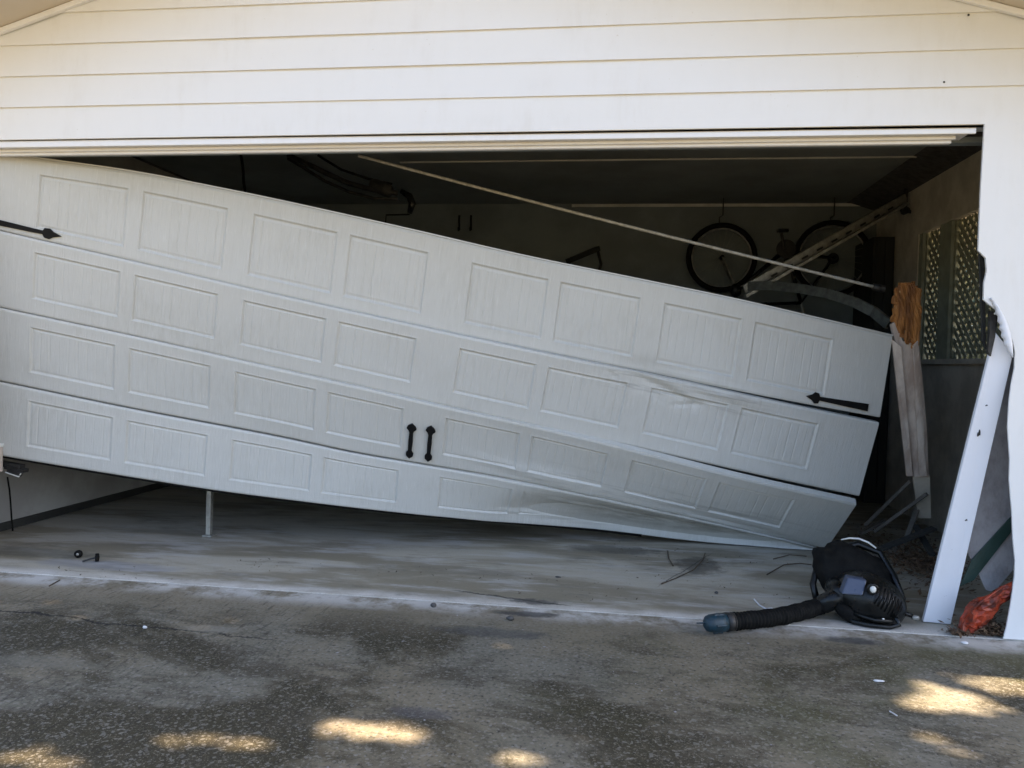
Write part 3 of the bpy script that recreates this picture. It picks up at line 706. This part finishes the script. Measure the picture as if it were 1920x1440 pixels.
# fallen tracks and rod
o = thing('torsion_rod', tuple(W(690, 297, 1.0)), 'long pale rod slanting down across the dark opening above the door', 'rod')
a, b = W(672, 292, 1.0), W(1652, 541, 1.35)
MB().tube([a.lerp(b, i/20)+Vector((0, 0, -.012*math.sin(i/20*math.pi))) for i in range(21)], .0095, 10).build('rod', M_rod, o, True)
MB().tube([b-(b-a).normalized()*.05, b+(b-a).normalized()*.02], .022, 10).build('end_bearing', M_darkmetal, o, True)
def ctrack(o, pts, wd, upv=(0, 0, 1), mat=None):
    mb = MB(); mc = MB()
    for a, b in zip(pts[:-1], pts[1:]):
        a = Vector(a); b = Vector(b); d = (b-a).normalized(); x = d.cross(Vector(upv)).normalized(); y = x.cross(d)
        mb.beam(a, b, .004, wd, upv)
        for s in (-1, 1): mb.beam(a+y*s*wd/2-x*.012, b+y*s*wd/2-x*.012, .026, .004, upv)
    mb.build('channel', mat or M_steel, o)
o = thing('door_track', tuple(W(1395, 545, 2.3)), 'straight steel door track sloping up to the ceiling hanger across the rear bicycle wheel', 'door track', 'steel tracks come loose behind the door')
A, B = W(1396, 545, 2.3), W(1700, 372, 3.1)
ctrack(o, [A, B], .075)
mb = MB(); off = Vector((.0, -.03, -.045)); mb.beam(A+off, B+off, .03, .02); mb.build('angle_iron', M_steel, o)
d = (B-A)
for i in range(10): MB().beam(A+d*(.06+.09*i)+Vector((0, -.016, -.008)), A+d*(.095+.09*i)+Vector((0, -.016, -.008)), .003, .014).build('slot', M_cabinet, o)
o = thing('door_track', tuple(W(1400, 540, 2.3)), 'curved steel door track drooping to the broken post just above the door edge', 'door track', 'steel tracks come loose behind the door')
ctrack(o, [W(1402, 536, 2.28), W(1450, 536, 2.15), W(1500, 541, 2.0), W(1550, 550, 1.85), W(1600, 566, 1.7), W(1635, 584, 1.6), W(1664, 608, 1.5)], .060, (0, 0, 1), M_dullsteel)
o = thing('track_hanger', tuple(W(1697, 400, 3.1)), 'rusty metal hanger dropping from the ceiling above the sloping track', 'hanger')
h0 = W(1697, 400, 3.1)
mb = MB(); mb.beam(h0, (h0.x, h0.y, ZC-.001), .03, .004, (0, 1, 0)); mb.build('drop_angle', M_darkmetal, o)
mb = MB(); mb.beam(h0+Vector((-.04, 0, .03)), h0+Vector((.14, 0, -.01)), .004, .025); mb.tube([h0+Vector((0, -.03, .02)), h0+Vector((0, .03, .02))], .028, 12); mb.build('pulley', M_darkmetal, o)

# opener arm and hoses under the header
o = thing('opener_arm', tuple(W(700, 402, 1.9)), 'dark curved opener arm hanging under the header left of the pale rod', 'opener arm')
for dy, r, nm in ((0, .020, 'arm'), (16, .012, 'lower_arm')):
    pts = [W(540, 291+dy*.4, 1.9), W(570, 304+dy*.7, 1.9), (W(610, 324+dy, 1.9)), W(655, 344+dy, 1.9), W(700, 356+dy, 1.9), W(745, 362+dy*.7, 1.9)]
    MB().tube(pts, r, 10).build(nm, M_darkmetal, o, True)
MB().tube([W(596, 291, 1.9), W(640, 318, 1.9), W(690, 335, 1.9), W(735, 345, 1.9)], .009, 8).build('hose', M_rubber, o, True)
mb = MB(); c = W(715, 352, 1.92); mb.ellip(c, (.09, 0, -.03), (0, .05, 0), (.01, 0, .05), 18, 10, .7); mb.build('motor_head', M_darkmetal, o, True)
mb = MB(); mb.tube([W(752, 358, 1.9), W(768, 368, 1.9), W(773, 382, 1.9), W(768, 400, 1.9)], [.018, .026, .028, .018], 12); mb.build('rounded_end', M_plastic, o, True)
MB().tube([W(768, 402, 1.9), W(724, 403, 1.9), W(723, 420, 1.9)], .006, 6).build('pull_wire', M_rubber, o)
# cord in the room corner
ct = W(452, 290, 2.1)
tag(MB().tube([(ct.x, 2.1, ZC-.001), ct, W(456, 320, 2.1), W(457, 345, 2.1), W(463, 380, 2.1), (W(463, 380, 2.1).x+.03, 2.1, 1.3)], .011, 6).build('hanging_cord', M_rubber), 'black cord hanging from the ceiling above the left half of the door', 'cord')
# hooks, bracket, cabinet
for i, px in enumerate((861, 883)):
    a = W(px, 404, YB-.03); b = W(px, 431, YB-.03)
    tag(MB().tube([a+Vector((0, .03, 0)), a, b, b+Vector((0, -.03, -.01)), b+Vector((0, -.035, .02))], .009, 6).build('wall_hook', M_black), ['left wall hook of the pair high on the back wall', 'right wall hook of the pair high on the back wall'][i], 'hook', 'hooks on the back wall')
o = thing('wall_bracket', tuple(W(1100, 500, YB-.2)), 'dark folding shelf bracket on the back wall just over the door edge', 'bracket')
MB().beam(W(1064, 490, YB-.25), W(1122, 466, YB-.02), .05, .045).build('arm', M_cabinet, o)
MB().tube([W(1120, 466, YB-.02), W(1127, 495, YB-.02), W(1122, 512, YB-.02)], .014, 8).build('strut', M_darkmetal, o)
MB().beam(W(1066, 492, YB-.25), W(1066, 510, YB-.25), .04, .04, (0, 1, 0)).build('front_leg', M_cabinet, o)
o = thing('storage_cabinet', (0.45, 3.65, 0), 'tall black cabinet in the back right corner of the garage', 'cabinet')
c0 = W(1640, 443, 3.4)
MB().box(c0.x, XR-.01, 3.42, YB-.01, .002, c0.z).build('carcass', M_cabinet, o, bevel=.004)
MB().box(c0.x+.02, (c0.x+XR)/2-.004, 3.40, 3.419, .05, c0.z-.03).build('cabinet_door', M_cabinet, o, bevel=.003)
MB().box((c0.x+XR)/2+.004, XR-.03, 3.40, 3.419, .05, c0.z-.03).build('cabinet_door', M_cabinet, o, bevel=.003)

# bicycle hung upside down from the ceiling
YBk = 3.72
Fh, Rh = W(1353, 483, YBk), W(1561, 485, YBk)
bike = thing('bicycle', ((Fh.x+Rh.x)/2, YBk, min(Fh.z, Rh.z)-.6), 'black bicycle hung upside down by its wheels against the back wall', 'bicycle')
def wheel(c, Rr):
    w_ = MB().torus(c, (0, 1, 0), Rr-.024, .024, 56, 8).build('tyre', M_rubber, bike, True)
    MB().torus(c, (0, 1, 0), Rr-.055, .010, 56, 6).build('rim', M_tie, bike, True)
    mb = MB()
    for i in range(24):
        a = 2*math.pi*i/24+.1; s_ = .02 if i % 2 else -.02
        mb.tube([c+Vector((math.cos(a+.25)*.018, s_, math.sin(a+.25)*.018)), c+Vector((math.cos(a)*(Rr-.058), 0, math.sin(a)*(Rr-.058)))], .0014, 4, False)
    mb.build('spokes', M_steel, bike)
    MB().tube([c-Vector((0, .05, 0)), c+Vector((0, .05, 0))], .018, 12).build('hub', M_darkmetal, bike, True)
wheel(Fh, .318); wheel(Rh, .345)
BB = W(1472, 468, YBk); hd0 = W(1374, 541, YBk); hd1 = W(1384, 572, YBk); sc_ = W(1502, 568, YBk); sd_ = W(1512, 606, YBk)
mb = MB(); mb.tube([hd0, hd1], .020, 10); mb.tube([BB, hd0+(hd1-hd0)*.3], .019, 10); mb.tube([hd1, sc_], .016, 10); mb.tube([BB, sc_], .016, 10)
for s in (-.045, .045):
    mb.tube([Rh+Vector((0, s, 0)), BB], .009, 8); mb.tube([Rh+Vector((0, s, 0)), sc_], .008, 8)
mb.build('frame', M_plastic, bike, True)
mb = MB()
for s in (-.05, .05): mb.tube([Fh+Vector((0, s, 0)), hd0+Vector((0, s, .05)), hd0], [.009, .013, .013], 8)
mb.build('fork', M_steel, bike, True)
MB().tube([BB-Vector((0, .045, 0)), BB-Vector((0, .04, 0))], .085, 28).build('chainring', M_darkmetal, bike)
mb = MB(); pc = BB+Vector((-.02, -.06, .0)); pe = pc+Vector((-.03, -.01, .15)); mb.tube([pc, pe], .011, 8); mb.build('crank', M_darkmetal, bike)
MB().obox(pe+Vector((0, -.05, 0)), Vector((1, 0, 0)), Vector((0, 1, 0)), Vector((0, 0, 1)), .045, .04, .012).build('pedal', M_plastic, bike, bevel=.003)
pc2 = BB+Vector((.0, .06, 0)); pe2 = pc2+Vector((.03, .01, -.15))
MB().tube([pc2, pe2], .011, 8).build('crank', M_darkmetal, bike)
MB().obox(pe2+Vector((0, .04, 0)), Vector((1, 0, 0)), Vector((0, 1, 0)), Vector((0, 0, 1)), .045, .035, .012).build('pedal', M_plastic, bike, bevel=.003)
MB().tube([Rh-Vector((0, .05, 0)), Rh-Vector((0, .02, 0))], [.03, .05], 20).build('cassette', M_darkmetal, bike)
MB().tube([sc_, sd_], .013, 8).build('seat_post', M_steel, bike)
MB().ellip(sd_+Vector((-.01, 0, -.02)), (.13, 0, 0), (0, .05, 0), (0, 0, .03), 16, 10, .8, lambda a, q, z: 1.0-.3*(a < 0)*abs(a)).build('saddle', M_plastic, bike, True)
mb = MB(); hc = hd1+Vector((-.04, 0, -.05)); mb.tube([hd1, hc], .014, 8); mb.tube([hc-Vector((-.03, .28, 0)), hc-Vector((0, .1, 0)), hc+Vector((0, .1, 0)), hc+Vector((.03, .2, 0))], .013, 8)
mb.build('handlebar', M_plastic, bike, True)
MB().ellip(hd0+Vector((.02, -.05, -.02)), (.05, 0, 0), (0, .05, 0), (0, 0, .06), 12, 8, .7).build('brake_lever', M_plastic, bike, True)
# hooks that carry it
for i, c in enumerate((Fh, Rh)):
    t = Vector((c.x, YBk, c.z+.335)); 
    tag(MB().tube([t+Vector((-.03, 0, -.02)), t+Vector((-.03, 0, .03)), t+Vector((0, 0, .05)), (t.x, YBk, ZC-.001)], .006, 6).build('ceiling_hook', M_darkmetal), ['ceiling hook holding the left bicycle wheel', 'ceiling hook holding the right bicycle wheel'][i], 'hook', 'hooks holding the bicycle')

# ------------------------------------------------------------------ backpack leaf blower lying on the joint
b0 = G(1630, 1165)
bl = thing('leaf_blower', b0, 'black backpack leaf blower lying on the slab edge with its corrugated tube stretched left', 'leaf blower')
ex, ey, ez = Vector((1, 0, 0)), Vector((0, 1, 0)), Vector((0, 0, 1))
def BP(px, py, y): return W(px, py, y)
cy = b0.y
# back pad: a padded shell standing behind, leaning
def padfn(a, q, z): return 1+.05*math.sin(5*a+2*z)+.035*math.sin(9*z+4*a)+.02*math.sin(17*a-7*q)
MB().ellip(BP(1605, 1080, cy+.22), (.185, .02, -.03), (-.02, .085, 0), (-.02, .06, .135), 32, 18, .72, padfn).build('back_pad', M_rubber, bl, True)
mb = MB()   # ribbed frame around it
rp = [BP(1532, 1128, cy+.13), BP(1524, 1096, cy+.18), BP(1532, 1062, cy+.24), BP(1562, 1033, cy+.28), BP(1608, 1020, cy+.3), BP(1650, 1036, cy+.27), BP(1676, 1080, cy+.2), BP(1692, 1124, cy+.1)]
mb.tube(rp, .016, 10); mb.build('carrying_frame', M_plastic, bl, True)
# engine housing: a faceted dome with a flattened face
def hfn(a, q, z): return 1+.06*max(0, -q)*math.cos(3*a)-.08*max(0, z)*abs(a)
MB().ellip(BP(1632, 1122, cy+.04), (.150, 0, -.055), (.01, .13, .02), (.035, -.02, .100), 36, 22, .82, hfn).build('engine_housing', M_plastic, bl, True)
MB().ellip(BP(1580, 1118, cy+.06), (.075, 0, -.02), (0, .09, 0), (0, 0, .075), 28, 16, .8).build('fan_housing', M_plastic, bl, True)
mb = MB()
for i in range(7):
    a = BP(1655+i*6, 1098+i*5, cy-.095+.004*i); b = BP(1640+i*6, 1132+i*5, cy-.11+.004*i); mb.tube([a, a.lerp(b, .5)+Vector((0, -.012, 0)), b], .0035, 6)
mb.build('cooling_fins', M_rubber, bl, True)
P = [BP(1578, 1114, cy-.098), BP(1618, 1117, cy-.105), BP(1626, 1088, cy-.075), BP(1590, 1082, cy-.065)]
MB().prism(P, (0, .05, 0)).build('air_filter_cover', M_plate, bl, bevel=.006)
c = BP(1637, 1105, cy-.108)
MB().ellip(c, (.0135, 0, 0), (0, .012, 0), (0, 0, .0155), 18, 10).build('primer_bulb', M_cream, bl, True)
MB().torus(c+Vector((0, .006, 0)), (0, 1, 0), .020, .006, 24, 8).build('bulb_collar', M_plastic, bl, True)
c = BP(1656, 1162, cy-.10); MB().ellip(c, (.007, 0, 0), (0, .005, 0), (0, 0, .007), 12, 8).build('fuel_cap_screw', M_cream, bl, True)
mb = MB(); mb.tube([BP(1588, 1152, cy-.03), BP(1600, 1166, cy-.07), BP(1630, 1172, cy-.10), BP(1668, 1176, cy-.10), BP(1686, 1172, cy-.09), BP(1680, 1158, cy-.09)], .011, 10)
mb.tube([BP(1600, 1150, cy-.06), BP(1640, 1163, cy-.10), BP(1672, 1165, cy-.10)], .009, 8)
mb.build('base_frame', M_plastic, bl, True)
mb = MB(); mb.tube([BP(1682, 1140, cy+.02), BP(1696, 1150, cy-.0), BP(1711, 1155, cy-.01)], [.014, .011, .009], 10); mb.build('control_lever', M_plastic, bl, True)
mb = MB(); mb.ellip(BP(1716, 1158, cy-.01), (.018, 0, 0), (0, .014, 0), (0, 0, .012), 12, 8, .7); mb.build('lever_tip', M_steel, bl, True)
mb = MB()
mb.ellip(BP(1592, 1150, cy-.02), (.06, 0, -.03), (0, .05, 0), (.01, 0, .035), 16, 10, .8); mb.build('fuel_tank', M_rubber, bl, True)
# pale harness strap over the top
sp_ = [BP(1577, 1012, cy+.30), BP(1592, 1009, cy+.30), (BP(1610, 1010, cy+.3)), BP(1628, 1017, cy+.29), BP(1643, 1028, cy+.27)]
MB().tube(sp_, [.003, .0045, .005, .005, .004], 8).build('harness_strap', M_cream, bl, True)
# elbow and corrugated tube
tp0 = [BP(1574, 1116, cy+.02), BP(1562, 1124, cy+.01)] + [Vector((G(a, b).x, G(a, b).y+.03, .045)) for a, b in ((1540, 1158), (1510, 1168), (1470, 1178), (1430, 1184), (1390, 1188), (1356, 1191))]
def resamp(pts, n):
    P = np.array([tuple(p) for p in pts]); s = np.r_[0, np.cumsum(np.linalg.norm(np.diff(P, axis=0), axis=1))]
    t = np.linspace(0, s[-1], n); Q = np.stack([np.interp(t, s, P[:, i]) for i in range(3)], -1)
    for _ in range(6): Q[1:-1] = (Q[:-2]+2*Q[1:-1]+Q[2:])/4
    return [Vector(q) for q in Q]
tt_ = resamp(tp0, 160)
def lift(pts, r):
    return [Vector((p.x, p.y, max(p.z, r+.002))) for p in pts]
rr = [.036+.0035*math.sin(i*2*math.pi/4)+.0015*math.sin(i*.31) for i in range(160)]
MB().tube(lift(tt_, .040), rr, 20).build('corrugated_tube', M_rubber, bl, True)
MB().tube(lift(tt_[:22], .045), [.043]*22, 20).build('elbow', M_plastic, bl, True)
mb = MB(); d = (tt_[-1]-tt_[-6]).normalized(); d.z = 0; d.normalize(); e0 = lift([tt_[-1]], .038)[0]
mb.tube([e0-d*.01, e0+d*.02, e0+d*.055, e0+d*.075, e0+d*.088], [.039, .041, .038, .033, .016], 18); mb.build('nozzle', M_teal, bl, True)
MB().tube([e0+d*.07+Vector((0, 0, .004)), e0+d*.125+Vector((0, 0, .006))], .004, 6).build('nozzle_pin', M_teal, bl)
for i in range(5):
    a = i*1.25; o_ = Vector((-d.y, d.x, 0))*math.cos(a)*.040+ez*math.sin(a)*.040; MB().tube([e0+d*.005+o_, e0+d*.05+o_*.98], .005, 6).build('nozzle_lug', M_teal, bl)
MB().tube([e0-d*.05, e0-d*.015], [.0395, .041], 20).build('clamp', M_darkmetal, bl, True)

# ------------------------------------------------------------------ small things on the ground
def roller(px, py, r, ang, label, stem=True):
    g = G(px, py); o = thing('door_roller', g, label, 'door roller', 'rollers dropped on the slab')
    c = g+Vector((0, 0, r+.001)); ax = Vector((math.cos(ang), math.sin(ang), 0))
    MB().tube([c-ax*.010, c-ax*.007, c+ax*.007, c+ax*.010], [r*.8, r, r, r*.8], 20).build('wheel', M_rubber, o, True)
    MB().tube([c-ax*.012, c+ax*.012], r*.35, 12).build('bearing', M_steel if not stem else M_darkmetal, o, True)
    if stem: MB().tube([c, c+ax*.035+Vector((0, 0, -r*.3)), c+ax*.07+Vector((0, 0, -r*.7))], .005, 8).build('stem', M_darkmetal, o)
roller(147, 1046, .021, R(-80), 'small black door roller with a pale hub, left of the pair on the slab', False)
roller(182, 1053, .022, R(215), 'small black door roller with its stem, right of the pair on the slab')
def pebble(px, py, rx, ry, rz_, mat, label, name='stone', cat='stone', grp=None):
    g = G(px, py); ph = random.random()*6
    fn = lambda a, q, z: 1+.18*math.sin(3*a+ph)+.14*math.sin(4*q+ph*2)
    m = MB().ellip(g+Vector((0, 0, rz_*.8)), (rx, 0, 0), (0, ry, 0), (0, 0, rz_), 14, 8, 1, fn)
    tag(m.build(name, mat, None, True), label, cat, grp)
pebble(813, 1137, .017, .013, .009, M_stone, 'dark stone lying alone on the pale joint line, left of the crack', grp='dark stones by the joint')
pebble(956, 1162, .018, .012, .009, M_stone, 'dark stone beside the dark crack stain', grp='dark stones by the joint')
pebble(1343, 1113, .010, .008, .006, M_stone, 'tiny dark stone on the slab behind the blower tube', grp='dark stones by the joint')
pebble(1047, 1083, .016, .006, .004, M_stone, 'thin dark chip on the slab in front of the door', 'chip', 'chip')
pebble(272, 1178, .008, .007, .006, M_white, 'small white pebble on the driveway crack', 'pebble', 'pebble', 'small white pebbles')
pebble(1808, 1207, .014, .01, .006, M_white, 'small white pebble before the leaves at the wall foot', 'pebble', 'pebble', 'small white pebbles')
pebble(1648, 1278, .016, .008, .004, M_white, 'pale flake on the driveway in front of the blower', 'pebble', 'pebble', 'small white pebbles')
def stick(pts, r, mat, label, name='twig', cat='twig', grp=None, ys=None):
    P = [G(x, y)+Vector((0, 0, z)) for x, y, z in pts]
    tag(MB().tube(P, r, 6).build(name, mat), label, cat, grp)
stick([(1414, 1128, .012), (1424, 1137, .006), (1436, 1143, .004), (1448, 1143, .006)], .0035, M_white, 'small white straw just behind the blower tube', 'straw', 'straw')
stick([(1668, 1335, .003), (1682, 1344, .004)], .0022, M_white, 'thin white splinter on the driveway at the right', 'splinter', 'splinter')
stick([(92, 1100, .003), (112, 1090, .006)], .003, M_twig, 'short dark twig on the driveway at the left', grp='dry twigs')
stick([(1240, 1096, .003), (1270, 1085, .006), (1300, 1072, .01), (1318, 1052, .008), (1322, 1040, .01)], .003, M_twig, 'thin curved twig under the folded door bottom', grp='dry twigs')
stick([(1252, 1036, .01), (1254, 1050, .008), (1262, 1062, .004)], .004, M_twig, 'short upright twig below the folded door bottom', grp='dry twigs')
stick([(1438, 1078, .003), (1470, 1062, .01), (1500, 1058, .006), (1522, 1060, .004)], .003, M_twig, 'forked twig between the door corner and the blower', grp='dry twigs')
stick([(1450, 1050, .006), (1480, 1044, .012), (1512, 1046, .01)], .003, M_twig, 'twig lying closest to the door corner', grp='dry twigs')

def leaves(name, centres, n, size, mat, label, kind=None, flat=True, zmax=.03):
    vs = []; fs = []
    for i in range(n):
        cx_, cy_, sx_, sy_, hz = centres[random.randrange(len(centres))]
        x = random.gauss(cx_, sx_); y = random.gauss(cy_, sy_); r = size*random.uniform(.5, 1.4)
        z = random.uniform(.003, hz)
        a = random.uniform(0, 6.28); t = random.uniform(-.7, .7); t2 = random.uniform(-.6, .6)
        ux = Vector((math.cos(a), math.sin(a), t)).normalized()*r; uy = Vector((-math.sin(a), math.cos(a), t2)).normalized()*r*.45
        c = Vector((x, y, z+.3*r)); b = len(vs); bend = Vector((0, 0, r*.25))
        vs += [c-ux, c+uy*.9-bend*.2, c+ux, c-uy*.9-bend*.2, c+bend*.4]
        fs += [(b, b+1, b+4), (b+1, b+2, b+4), (b+2, b+3, b+4), (b+3, b, b+4)]
    for v in vs: v.z = max(v.z, .002)
    return tag(MB().add(vs, fs).build(name, mat), label, 'leaves', kind=kind)
c1 = G(1835, 1190); c2 = G(1868, 1192); c3 = G(1722, 1058); c4 = G(1690, 1040); c5 = G(1800, 1193)
leaves('leaf_litter', [(c1.x, c1.y+.03, .05, .03, .04), (c2.x-.02, c2.y+.06, .025, .03, .10), (c5.x, c5.y+.01, .03, .012, .02), (c2.x-.03, c2.y+.01, .035, .02, .05), (c1.x, c1.y, .05, .015, .03)], 900, .014, M_litter, 'brown dead leaves heaped at the foot of the right wall', 'stuff')
leaves('leaf_litter', [(c3.x, c3.y, .10, .10, .03), (c4.x+.1, c4.y+.1, .15, .2, .03), (.35, 1.3, .25, .5, .04), (.15, 1.0, .16, .25, .07)], 1500, .018, M_litter, 'brown dead leaves on the slab behind the blower', 'stuff')
cc = [(G(px, py).x, G(px, py).y, .10, .05, .006) for px, py in ((1200, 1030), (1300, 1050), (1480, 1055), (1250, 1085), (1030, 1090), (760, 1075), (1420, 1110), (500, 1060), (230, 1075), (1100, 1120))]
cc = [(a, b, .22, .07, e_) for a, b, c_, d_, e_ in cc]
leaves('floor_crumbs', cc, 200, .007, M_twig, 'dark crumbs and bark bits under the folded door bottom', 'stuff')
vs = []; fs = []
for i in range(70):
    px = random.uniform(-100, 2000); py = random.uniform(1150, 1500); g = G(px, py); r = random.choice((.0018, .0025, .0035)); a = random.random()*3
    dx, dy = math.cos(a)*r*random.uniform(1, 2.5), math.sin(a)*r
    b = len(vs); vs += [(g.x-dx, g.y-dy, .0005), (g.x+dy, g.y-dx, .0005), (g.x+dx, g.y+dy, .0005), (g.x-dy, g.y+dx, .0005), (g.x, g.y, r*.9)]
    fs += [(b, b+1, b+4), (b+1, b+2, b+4), (b+2, b+3, b+4), (b+3, b, b+4)]
tag(MB().add(vs, fs).build('grit', M_cement), 'loose pale grit scattered over the driveway', 'grit', kind='stuff')

# ------------------------------------------------------------------ trees and hedge outside the frame: they shade the drive and show through the lattice
def crown_mesh(blobs, n, size, seed, holes=None):
    rg = np.random.default_rng(seed)
    vol = np.array([b[3]*b[4]*b[5] for b in blobs]); pick = rg.choice(len(blobs), n, p=vol/vol.sum())
    B = np.array(blobs)[pick]
    d = rg.normal(size=(n, 3)); d /= np.linalg.norm(d, axis=1, keepdims=True)
    c = B[:, :3] + d*B[:, 3:6]*(rg.random((n, 1))**.42)
    if holes:
        keep = np.ones(n, bool)
        for gx, gy, rx, ry in holes:
            t = c[:, 2]/sd.z; X = c[:, 0]-sd.x*t-gx; Y = c[:, 1]-sd.y*t-gy
            keep &= ((X/rx)**2+(Y/ry)**2) > 1
        c = c[keep]
    n = len(c)
    a = rg.normal(size=(n, 3)); a /= np.linalg.norm(a, axis=1, keepdims=True)
    b = np.cross(a, rg.normal(size=(n, 3))); b /= np.linalg.norm(b, axis=1, keepdims=True)
    s = size*rg.uniform(.6, 1.3, (n, 1))
    V = np.stack([c-a*s, c+b*s*.5, c+a*s, c-b*s*.5], 1).reshape(-1, 3)
    Fc = np.arange(n*4).reshape(-1, 4)
    return V, Fc
def tree(base, blobs, n, size, seed, mat, label, group=None, holes=None, name='tree'):
    o = thing(name, base, label, 'tree', group)
    V, Fc = crown_mesh(blobs, n, size, seed, holes)
    me = bpy.data.meshes.new('crown'); me.from_pydata(V.tolist(), [], Fc.tolist()); link('crown', me, mat, o)
    mb = MB(); b = Vector(base); top = Vector(np.mean([q[:3] for q in blobs], axis=0)); 
    mid = b.lerp(top, .5)+Vector((.15, -.1, .2)); mb.tube([b, mid, top], [.22, .16, .07], 10)
    for q in blobs: e_ = Vector(q[:3])+Vector((0, -1.1 if holes else 0, 0)); mb.tube([mid, mid.lerp(e_, .6)+Vector((0, 0, .2)), e_], [.09, .05, .02], 6)
    mb.build('trunk', M_bark, o, True)
HOLES = [(352, 1388, .10, .036), (505, 1400, .16, .026), (745, 1374, .17, .040), (650, 1366, .12, .022), (1015, 1404, .14, .06), (1790, 1320, .16, .085), (1890, 1285, .19, .06), (1775, 1400, .05, .06),
         (85, 1428, .16, .035), (1210, 1436, .09, .03)]
HG = []; rh = random.Random(21)
for a, b, c, d in HOLES:
    g = G(a, b)
    for k in range(9):
        f = .35+.35*rh.random(); an = rh.random()*6.28; q = rh.random()**.6
        HG.append((g.x+math.cos(an)*q*c*.95, g.y+math.sin(an)*q*d*1.5, c*f*1.12, d*1.75*f))
    for k in range(3):
        HG.append((g.x+rh.gauss(0, c*1.5), g.y+rh.gauss(0, d*1.6), c*.2, .022))
hz = 5.6; off = sd*(hz/sd.z)
bl_ = []
for i in range(9):
    gx = -6.6+i*1.15; bl_.append((gx+off.x, -1.20+off.y+random.uniform(-.12, .12), hz+random.uniform(-.3, .3), .95, 1.62, .55))
tree((6.6, -3.2, 0), bl_, 46000, .085, 14, M_leaf, 'spreading shade tree over the driveway beyond the right of the view', 'trees beyond the view', HG, 'shade_tree')
tree((3.2, 6.4, 0), [(3.0, 4.6, 1.9, .9, 1.3, 1.9), (3.1, 6.6, 2.0, .9, 1.5, 2.0), (3.2, 8.6, 2.0, 1.0, 1.5, 2.0), (3.2, 6.2, 3.6, .9, 2.0, 1.2)], 16000, .075, 5, M_hedge, 'leafy bush tree beyond the lattice in the right wall', 'trees beyond the view', None, 'bush_tree')
print('bottom corner', at(r3a, 1.0), 'row4 z', [round(float(at(row4, u)[2]), 3) for u in (0, .2, .4, .6, .7, .8, .9, 1)], 'ridge', ridge_x, rz(ridge_x), slope, 'lens', [round(c_[1][-1], 2) for c_ in (row0, r1a, r2a, r3a, row4)])
